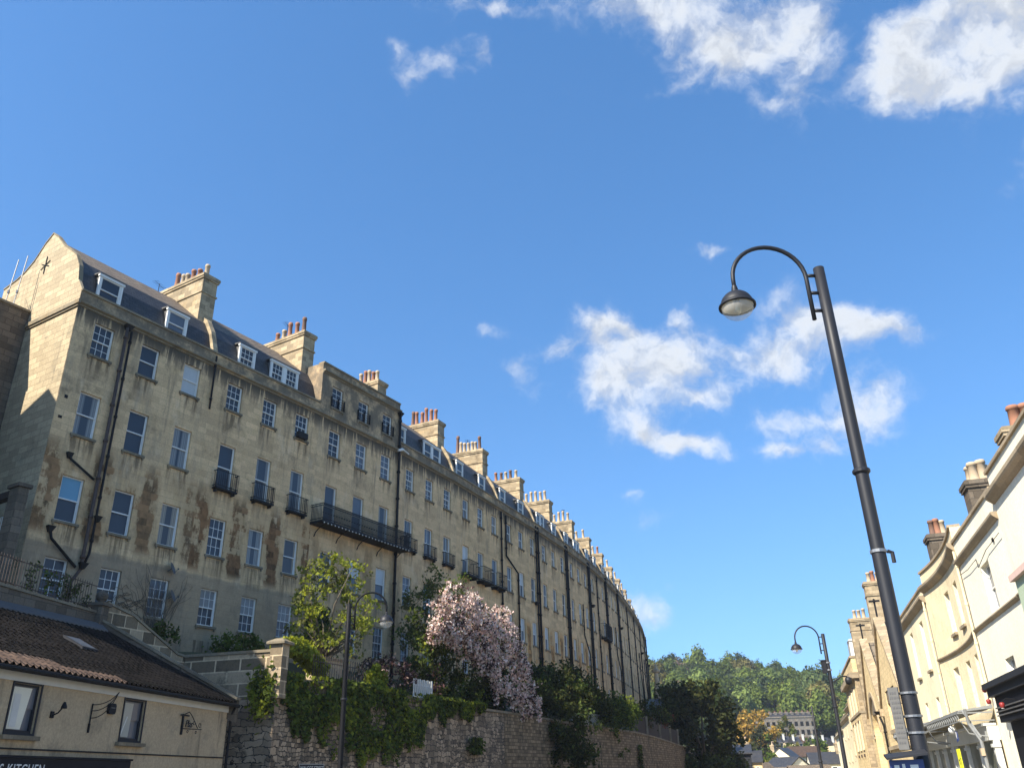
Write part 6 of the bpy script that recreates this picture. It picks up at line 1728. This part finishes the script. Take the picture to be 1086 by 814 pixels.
shrub('bush', 'broad dark bush trailing over the far end of the retaining wall', 84, 6.8, 2.6, (6, 2.6, 2.4), 0, .18, [LF['dark'], LF['bush']], [.6, .4], 49, 60, 80, cat='bush', rcl=1.1)
for (s, lo_, hi_, lab) in ((36.5, 2.4, 4.2, 'small hanging plant on the coursed wall'), (52, 1.5, 4.0, 'creeper trailing on the coursed wall below the timber fence'), (22.6, 2.9, 3.7, 'rounded ivy tuft below the coping')):
    def trail(rng, s=s, lo_=lo_, hi_=hi_): return s + rng.normal() * .3, 6.1 + rng.random() * .2, lo_ + (hi_ - lo_) * rng.random()
    wall_plant('creeper', lab, 'creeper', trail, 420, .1, [LF['dark'], LF['ivy']], [.6, .4], int(s * 10))
shrub('bush', 'dark bush under the terrace foot right of the blossom', 30.5, 4.2, 6.6, (2.4, 1.0, 1.5), 0, .1, [LF['dark'], dkleaf, LF['bush']], [.5, .3, .2], 61, 50, 280, cat='bush')
shrub('bush', 'dark bush against the terrace foot above the timber fence', 56.5, 4.6, 6.6, (3.6, 1.0, 1.3), 0, .11, [LF['dark'], dkleaf, LF['bush']], [.5, .3, .2], 62, 60, 240, cat='bush')
# bare climbing stems between the two nearest houses
def twigs():
    rng = np.random.default_rng(60); m = MB()
    for k in range(46):
        s0 = 6.3 + rng.normal() * .25; z = 7.4; pts = []; s = s0; dirn = rng.normal() * .22
        for j in range(9):
            pts.append(tuple(W(s, .05 + rng.random() * .06, z))); z += .33 * (.5 + rng.random()); s += dirn * .5 + rng.normal() * .09
            if z > 10.9: break
        if len(pts) > 2: m.tube(pts, [.014 - .001 * i for i in range(len(pts))], 4)
    tag(m.build('bare_climber', MT['bark']), 'leafless brown climber stems on the lower wall by the satellite dishes', 'climber')
    m = MB()
    for k in range(14):
        pts = []; s = 3.2 + rng.random() * 1.6; z = 8.2 + rng.random()
        for j in range(8):
            pts.append(tuple(W(s, .04, z))); s += .15 + rng.random() * .12; z += rng.normal() * .16 + .03
        m.tube(pts, .011, 4)
    tag(m.build('bare_climber', MT['bark']), 'thin bare stems fanning over the wall above the stair', 'climber')
twigs()

# ------------------------------------------------------------------ middle distance beyond the terrace

p = at(11.35, 106, 2.5)
tree('dark_tree', 'large dark green tree beyond the end of the timber fence', 'tree', np.array(at(11.2, 108, 1.5)), np.array(at(11.25, 108, 6.6)), (4.7, 4.4, 4.9), 110, 1.0, 70, .27, [LF['dark'], dkleaf], [.6, .4], 70, r0=.4, nb=14)
shrub('undergrowth', 'dark undergrowth spilling below the large dark tree', 80, 7.5, 1.4, (3.6, 3.0, 2.6), 0, .22, [LF['dark'], LF['bush']], [.65, .35], 71, 50, 70, cat='bush', rcl=1.2)
def box_house(name, label, pos, rz, lx, ly, ze, zr, wall, roof, z0=-1, wins=(), ridge='x', chim=None, group=None):
    t = thing(name, label, 'house', (pos.x, pos.y, 0), rz, group)
    m = MB(); m.box(-lx/2, lx/2, -ly/2, ly/2, z0, ze)
    if ridge == 'x':
        m.prism([(-ly/2, ze - .004), (ly/2, ze - .004), (0, zr - .02)], 0, -lx/2 + .002, lx/2 - .002)
        rf = MB(); e = .35
        for sg in (-1, 1): rf.hexa([(-lx/2 - .2, sg*(ly/2 + e), ze - .25), (lx/2 + .2, sg*(ly/2 + e), ze - .25), (lx/2 + .2, 0, zr), (-lx/2 - .2, 0, zr)], [(-lx/2 - .2, sg*(ly/2 + e), ze - .08), (lx/2 + .2, sg*(ly/2 + e), ze - .08), (lx/2 + .2, 0, zr + .17), (-lx/2 - .2, 0, zr + .17)])
    else:
        m.prism([(-lx/2, ze - .004), (lx/2, ze - .004), (0, zr - .02)], 1, -ly/2 + .002, ly/2 - .002)
        rf = MB(); e = .35
        for sg in (-1, 1): rf.hexa([(sg*(lx/2 + e), -ly/2 - .2, ze - .25), (sg*(lx/2 + e), ly/2 + .2, ze - .25), (0, ly/2 + .2, zr), (0, -ly/2 - .2, zr)], [(sg*(lx/2 + e), -ly/2 - .2, ze - .08), (sg*(lx/2 + e), ly/2 + .2, ze - .08), (0, ly/2 + .2, zr + .17), (0, -ly/2 - .2, zr + .17)])
    m.build('wall', MT[wall], t); rf.build('roof', MT[roof], t)
    for (x, z, w, h) in wins:
        q = MB(); q.box(x, x + w, -ly/2 - .05, -ly/2 - .004, z, z + h); o = q.build('window', MT['white'], t)
        q = MB(); q.box(x + .1, x + w - .1, -ly/2 - .06, -ly/2 - .052, z + .1, z + h - .1); q.build('pane', MT['glass'], o)
    if chim: chimney_stack(t, chim, .8, 1.8, 2.6, 3, 'y', ('pot_buff', 'pot_red'), band2=False)
    return t
# grey block and pale spire-like chimney behind the last house of the terrace
pz = at(8.35, 128); t = thing('grey_block', 'low grey flat topped building at the end of the timber fence', 'building', (pz.x, pz.y, 0), radians(-10))
m = MB(); m.box(-3.0, 2.4, -2, 4, -1, 9.4); m.box(-3.1, 2.5, -2.1, 4.1, 9.404, 9.6); m.build('wall', MT['greystone'], t)
m = MB(); m.box(-1.4, 1.8, -1.6, 3, 9.604, 11.4); m.build('greenhouse', MT['glass_mid'], t)
pz = at(8.78, 140); t = thing('stone_pinnacle', 'slim pale stone pinnacle standing against the wooded hill', 'pinnacle', (pz.x, pz.y, 0))
m = MB(); m.lathe([(1.0, -1), (1.0, 10), (.62, 10.3), (.32, 16.2), (.6, 16.4), (.62, 16.7), (.3, 16.9), (.25, 17.4), (.02, 17.7)], n=8); m.build('shaft', MT['tan'], t)
box_house('slate_house', 'dark slate hung building end at the foot of the far wall', at(13.3, 132), radians(-14), 3.2, 8, 4.3, 5.2, 'charcoal', 'slate', chim=None)
box_house('stone_house', 'small pale stone house with a parapet of pots beside the dark slate building', at(13.95, 150), radians(-16), 3.4, 6, 3.4, 4.8, 'hallstone', 'slate', wins=((-1.3, 1.0, .6, 1.6), (-.3, 1.0, .6, 1.6), (.7, 1.0, .6, 1.6)), chim=(-.4, 0, 3.6))
box_house('stone_house', 'low stone house with a sloping tan roof left of the far green trees', at(14.3, 160), radians(40), 6, 5, 1.2, 3.2, 'hallstone', 'stonetile')
fh = 'roofs at the end of the street'
box_house('far_house', 'pale cream gabled house with a chimney at the street end', at(15.95, 205), radians(-30), 7, 8, 3.6, 6.4, 'stucco_cream', 'slate', wins=((-2, 1.4, 1, 1.6), (1, 1.4, 1, 1.6)), ridge='y', chim=(-2.5, 1, 4.6), group=fh)
box_house('far_house', 'house with a red tiled roof beyond the cream gable', at(17.0, 222), radians(10), 7, 6, 5.0, 7.0, 'stucco_bow', 'pantile_red', group=fh)
box_house('far_house', 'white walled house with a grey slate roof in the street end cluster', at(16.0, 180), radians(25), 8, 7, 1.6, 4.2, 'stucco_white', 'slate', wins=((-3.4, -.1, 1, 1.6), (-1.4, -.1, 1, 1.6), (1.2, -.1, 1, 1.6)), ridge='y', group=fh)
box_house('far_house', 'low house with a brown hipped roof in front of the slender column', at(17.2, 165), radians(5), 7, 6, .9, 2.6, 'stucco_cream', 'stonetile', wins=((-3, -.6, 1, 1.4), (0, -.6, 1, 1.4), (2, -.6, 1, 1.4)), group=fh)
box_house('far_house', 'pale rendered house partly behind the second street lamp', at(18.4, 200), radians(-12), 8, 8, 3.2, 5.2, 'stucco_white', 'slate', wins=((-3, 1, 1, 1.6), (0, 1, 1, 1.6)), chim=(2, 0, 4.4), group=fh)
box_house('far_house', 'small cream house low in front of the yellow green tree', at(15.3, 170), radians(0), 7, 6, .9, 2.4, 'stucco_cream', 'stonetile', group=fh)
# long grey terraces on the hillside
MT['hillstone'] = stone('hillside_stone', (0.19, 0.17, 0.145), 1.2, .4, .8, .01, soot=.5, streak=.4)
def far_terrace():
    az0, az1, D0, D1 = 14.75, 18.0, 310, 316
    a = at(az0, D0); b = at(az1, D1); v = b - a; n = 10; rz = atan2(v.y, v.x); L = v.length / n
    proto = None
    for k in range(n):
        q = a + v * (k / n); z = hill_z(q.x, q.y)
        if proto is None:
            t = thing('hillside_house', 'end house of the grey terrace high on the far hillside', 'house', (q.x, q.y, z + 1.2), rz, 'grey terrace houses on the far hillside'); proto = t
            m = MB(); m.box(0, L - .02, 0, 8, -3, 8.6); m.box(0, L - .02, -.2, .3, 8.604, 9.0); m.build('wall', MT['hillstone'], t)
            m = MB(); m.prism([(.5, 8.3), (4, 10.3), (7.8, 8.3)], 0, .02, L - .05); m.build('roof', MT['slate'], t)
            for i in range(3):
                for zz, hh in ((.6, 1.8), (3.3, 1.8), (6.0, 1.6)):
                    q_ = MB(); x = .7 + i * (L - 2.2) / 2; q_.box(x + .1, x + .8, -.06, -.004, zz, zz + hh * .85); q_.build('window', MT['pipe'], t)
            chimney_stack(t, (L - .6, 4, 8.5), .8, 2.0, 2.0, 4, 'y', ('pot_dark',), hseq=(.5,), band2=False, mat='hillstone')
        else:
            r = proto.copy(); COL.objects.link(r); r.location = (q.x, q.y, z + 1.2)
            r['label'] = 'grey terrace house in the long row high on the far hillside'
            for c in proto.children:
                d = c.copy(); COL.objects.link(d); d.parent = r
                for g in c.children: e = g.copy(); COL.objects.link(e); e.parent = d
    # lower row of small houses with pale chimneys in front of it
    protos = []
    for k in range(9):
        az = 14.6 + k * .56; D = 266 + (k % 2) * 5; q = at(az, D); z = hill_z(q.x, q.y) + 2.2
        if k < 2:
            t = thing('cottage', 'small hillside house with a pale chimney below the grey terrace', 'house', (q.x, q.y, z), rz, 'cottages below the grey terrace')
            m = MB(); m.box(-1.2, 1.2, 0, 6, -4, 2.2); m.build('wall', MT['stucco_bow' if k else 'hillstone'], t)
            m = MB(); m.prism([(-.3, 2.0), (3, 3.9), (6.3, 2.0)], 0, -1.24, 1.24); m.build('roof', MT['pantile_red' if k == 0 else 'slate'], t)
            for x in (-.7, .4): m = MB(); m.box(x, x + .6, -.06, -.004, .6, 2.0); m.build('window', MT['glass'], t)
            m = MB(); m.box(-1.0, -.6, 1.0, 1.7, 2.4, 4.3); m.box(-1.05, -.55, .94, 1.76, 4.304, 4.45); m.build('chimney', MT['offwhite'], t)
            protos.append(t)
        else:
            pr = protos[1 if k % 5 else 0]; r = pr.copy(); COL.objects.link(r); r.location = (q.x, q.y, z)
            for c in pr.children: d = c.copy(); COL.objects.link(d); d.parent = r
    protos[0]['label'] = 'small hillside house with a red roof below the grey terrace'
    protos[1]['label'] = 'small hillside house with a slate roof below the grey terrace'
    for o in bpy.data.objects:
        if o.name.startswith('cottage.') : o['label'] = protos[0]['label'] if o.children and any('terracotta' in (s.material.name if s.material else '') for c in o.children for s in c.material_slots) else protos[1]['label']
far_terrace()

# ------------------------------------------------------------------ wooded hill
def hill_trees():
    kinds = [('bright', (0.105, 0.155, 0.04)), ('mid', (0.06, 0.10, 0.034)), ('deep', (0.032, 0.064, 0.028)), ('olive', (0.14, 0.14, 0.06)), ('brown', (0.12, 0.10, 0.075))]
    labs = {'bright': 'bright green broadleaf tree among the woods on the far hill', 'mid': 'mid green broadleaf tree among the woods on the far hill', 'deep': 'deep green tree among the woods on the far hill', 'olive': 'olive green tree just coming into leaf in the far woods', 'brown': 'brownish bare looking tree in the far woods'}
    protos = {}
    rng = np.random.default_rng(77)
    for kn, col in kinds:
        mt = leaf('hill_leaf_' + kn, col, .35, .3, objvar=.22)
        for v in range(2):
            cl = crown_clumps((0, 0, 6.4), (4.1, 4.1, 4.4) if v == 0 else (3.6, 3.6, 5.2), 34, 1.55, rng, -.75)
            pts, idx = clump_pts(cl, 46 if kn != 'brown' else 22, rng, .3)
            nn = pts - np.array([c[0] for c in cl])[idx] + .25 * (pts - np.array((0, 0, 5.0))); nn /= np.linalg.norm(nn, axis=1)[:, None] + 1e-9
            me = leaf_mesh('crown', pts, .40, [mt], rng, None, nn, .6)
            tm = MB(); tm.tube([(0, 0, -2), (.1, 0, 2), (0, .1, 7)], [.4, .32, .12], 6)
            for q in range(5): e = cl[q * 5][0]; tm.tube([(0, 0, 2.5), tuple((np.array((0, 0, 3)) + e) / 2), tuple(e)], [.2, .14, .05], 5)
            protos[(kn, v)] = (me, tm.mesh('trunk', MT['bark']))
    placed = []
    tries = 0
    while len(placed) < 230 and tries < 9000:
        tries += 1
        az = 5.2 + 16.0 * rng.random(); D = 318 + 125 * rng.random() ** .8
        if az > 14.4 and D < 336: continue
        q = at(az, D)
        if any((q.x - a) ** 2 + (q.y - b) ** 2 < 7.0 ** 2 for a, b in placed): continue
        placed.append((q.x, q.y))
        kn = rng.choice(['bright', 'mid', 'deep', 'olive', 'brown'], p=[.26, .4, .2, .1, .04])
        me, tm = protos[(kn, int(rng.integers(2)))]
        sc = .85 + .75 * rng.random() ** 1.5
        t = thing('hillside_tree', labs[kn], 'tree', (q.x, q.y, hill_z(q.x, q.y) - .3), 6.28 * rng.random(), 'trees of the far wooded hill')
        t.scale = (sc, sc, sc * (.9 + .3 * rng.random()))
        inst('crown', me, t); inst('trunk', tm, t)
    # far-off woods either side and behind
    big = []
    for k in range(900):
        az = rng.choice([rng.uniform(-40, 5), rng.uniform(21, 60)]); D = 330 + 170 * rng.random(); q = at(az, D); big.append(((q.x, q.y, hill_z(q.x, q.y) + 4.5), (4.2, 4.2, 5.2)))
    pts, idx = clump_pts(big, 7, rng, .4)
    o = inst('far_woods', leaf_mesh('far_woods', pts, .9, [leaf('far_woods_leaf', (0.05, 0.085, 0.028), .4, .3)], rng), None); tag(o, 'far woods covering the hills to both sides', 'woods', kind='stuff')
hill_trees()
gold = leaf('golden_leaf', (0.36, 0.235, 0.06), .35, .35); olive = leaf('olive_leaf', (0.11, 0.115, 0.035), .35, .35)
dk = leaf('conifer_leaf', (0.022, 0.038, 0.02), .4, .15); gr = leaf('street_green_leaf', (0.07, 0.12, 0.03), .4, .35); ol2 = leaf('yellow_green_leaf', (0.20, 0.21, 0.06), .3, .4)
def dtree(label, az, D, ztop, w, mats, wts, seed, dens=36, size=.36, rc=1.0, name='tree'):
    g = hill_z(*at(az, D).xy); c = at(az, D, (ztop + max(g, ztop - w * 1.5)) / 2 + .2); R = (w / 2, w / 2, (ztop - max(g, ztop - w * 1.5)) / 2)
    tree(name, label, 'tree', np.array(at(az, D, g)), np.array(c), tuple(k * .9 for k in R), 52, rc, dens, size, mats, wts, seed, r0=.35, nb=8, lo=-.8)
dtree('big golden brown tree left of the grey hillside terrace', 14.35, 252, 18.2, 12.5, [gold, olive], [.85, .15], 80, 30, .4, 1.35)
dtree('darker brown tree leaning on the golden tree', 13.6, 262, 14.5, 8, [olive, dk], [.6, .4], 81, 30, .4, 1.1)
dtree('dark conifer in front of the golden tree', 14.75, 228, 12.0, 6.5, [dk, gr], [.85, .15], 82, 36, .34, .8)
dtree('dark tree beside the pale stone house at the wall end', 13.5, 200, 6.0, 6, [dk, LF['dark']], [.6, .4], 83, 36, .34, 1.0)
dtree('second dark tree below the golden tree', 14.45, 195, 4.6, 4, [dk, gr], [.7, .3], 84, 36, .32, .8)
dtree('round green tree right of the dark conifer', 14.95, 190, 5.0, 4.4, [gr, LF['mid']], [.7, .3], 85, 40, .3, .8)
dtree('yellow green tree in front of the cream gable', 15.35, 185, 3.9, 3.8, [ol2, gr], [.7, .3], 86, 40, .28, .7)
dtree('low dark tree below the cottages', 15.3, 235, 8.0, 8, [dk, olive], [.6, .4], 87, 34, .34, .9)
dtree('bright green bush of a tree under the right end of the grey terrace', 17.75, 240, 9.2, 7, [gr, LF['mid']], [.7, .3], 88, 36, .32, .9)
dtree('small green tree among the street end roofs', 16.6, 232, 8.2, 6, [gr, olive], [.7, .3], 89, 36, .32, .8)
dtree('tall olive tree in front of the grey hillside terrace', 16.2, 285, 17.0, 6, [olive, gr], [.7, .3], 90, 34, .36, .8)

# ------------------------------------------------------------------ the air
def haze():
    m = MB(); m.box(-700, 700, -60, 950, -2.2, 95)
    t = NT('haze_air'); t.N.remove(t.bsdf)
    v = t.node('ShaderNodeVolumePrincipled'); v.inputs['Color'].default_value = (0.78, 0.87, 1.0, 1); v.inputs['Density'].default_value = 0.00022; v.inputs['Anisotropy'].default_value = 0.2
    out = [n for n in t.N if n.type == 'OUTPUT_MATERIAL'][0]
    t.L.new(v.outputs[0], out.inputs['Volume'])
    tag(m.build('haze', t.mat), kind='stuff')
haze()
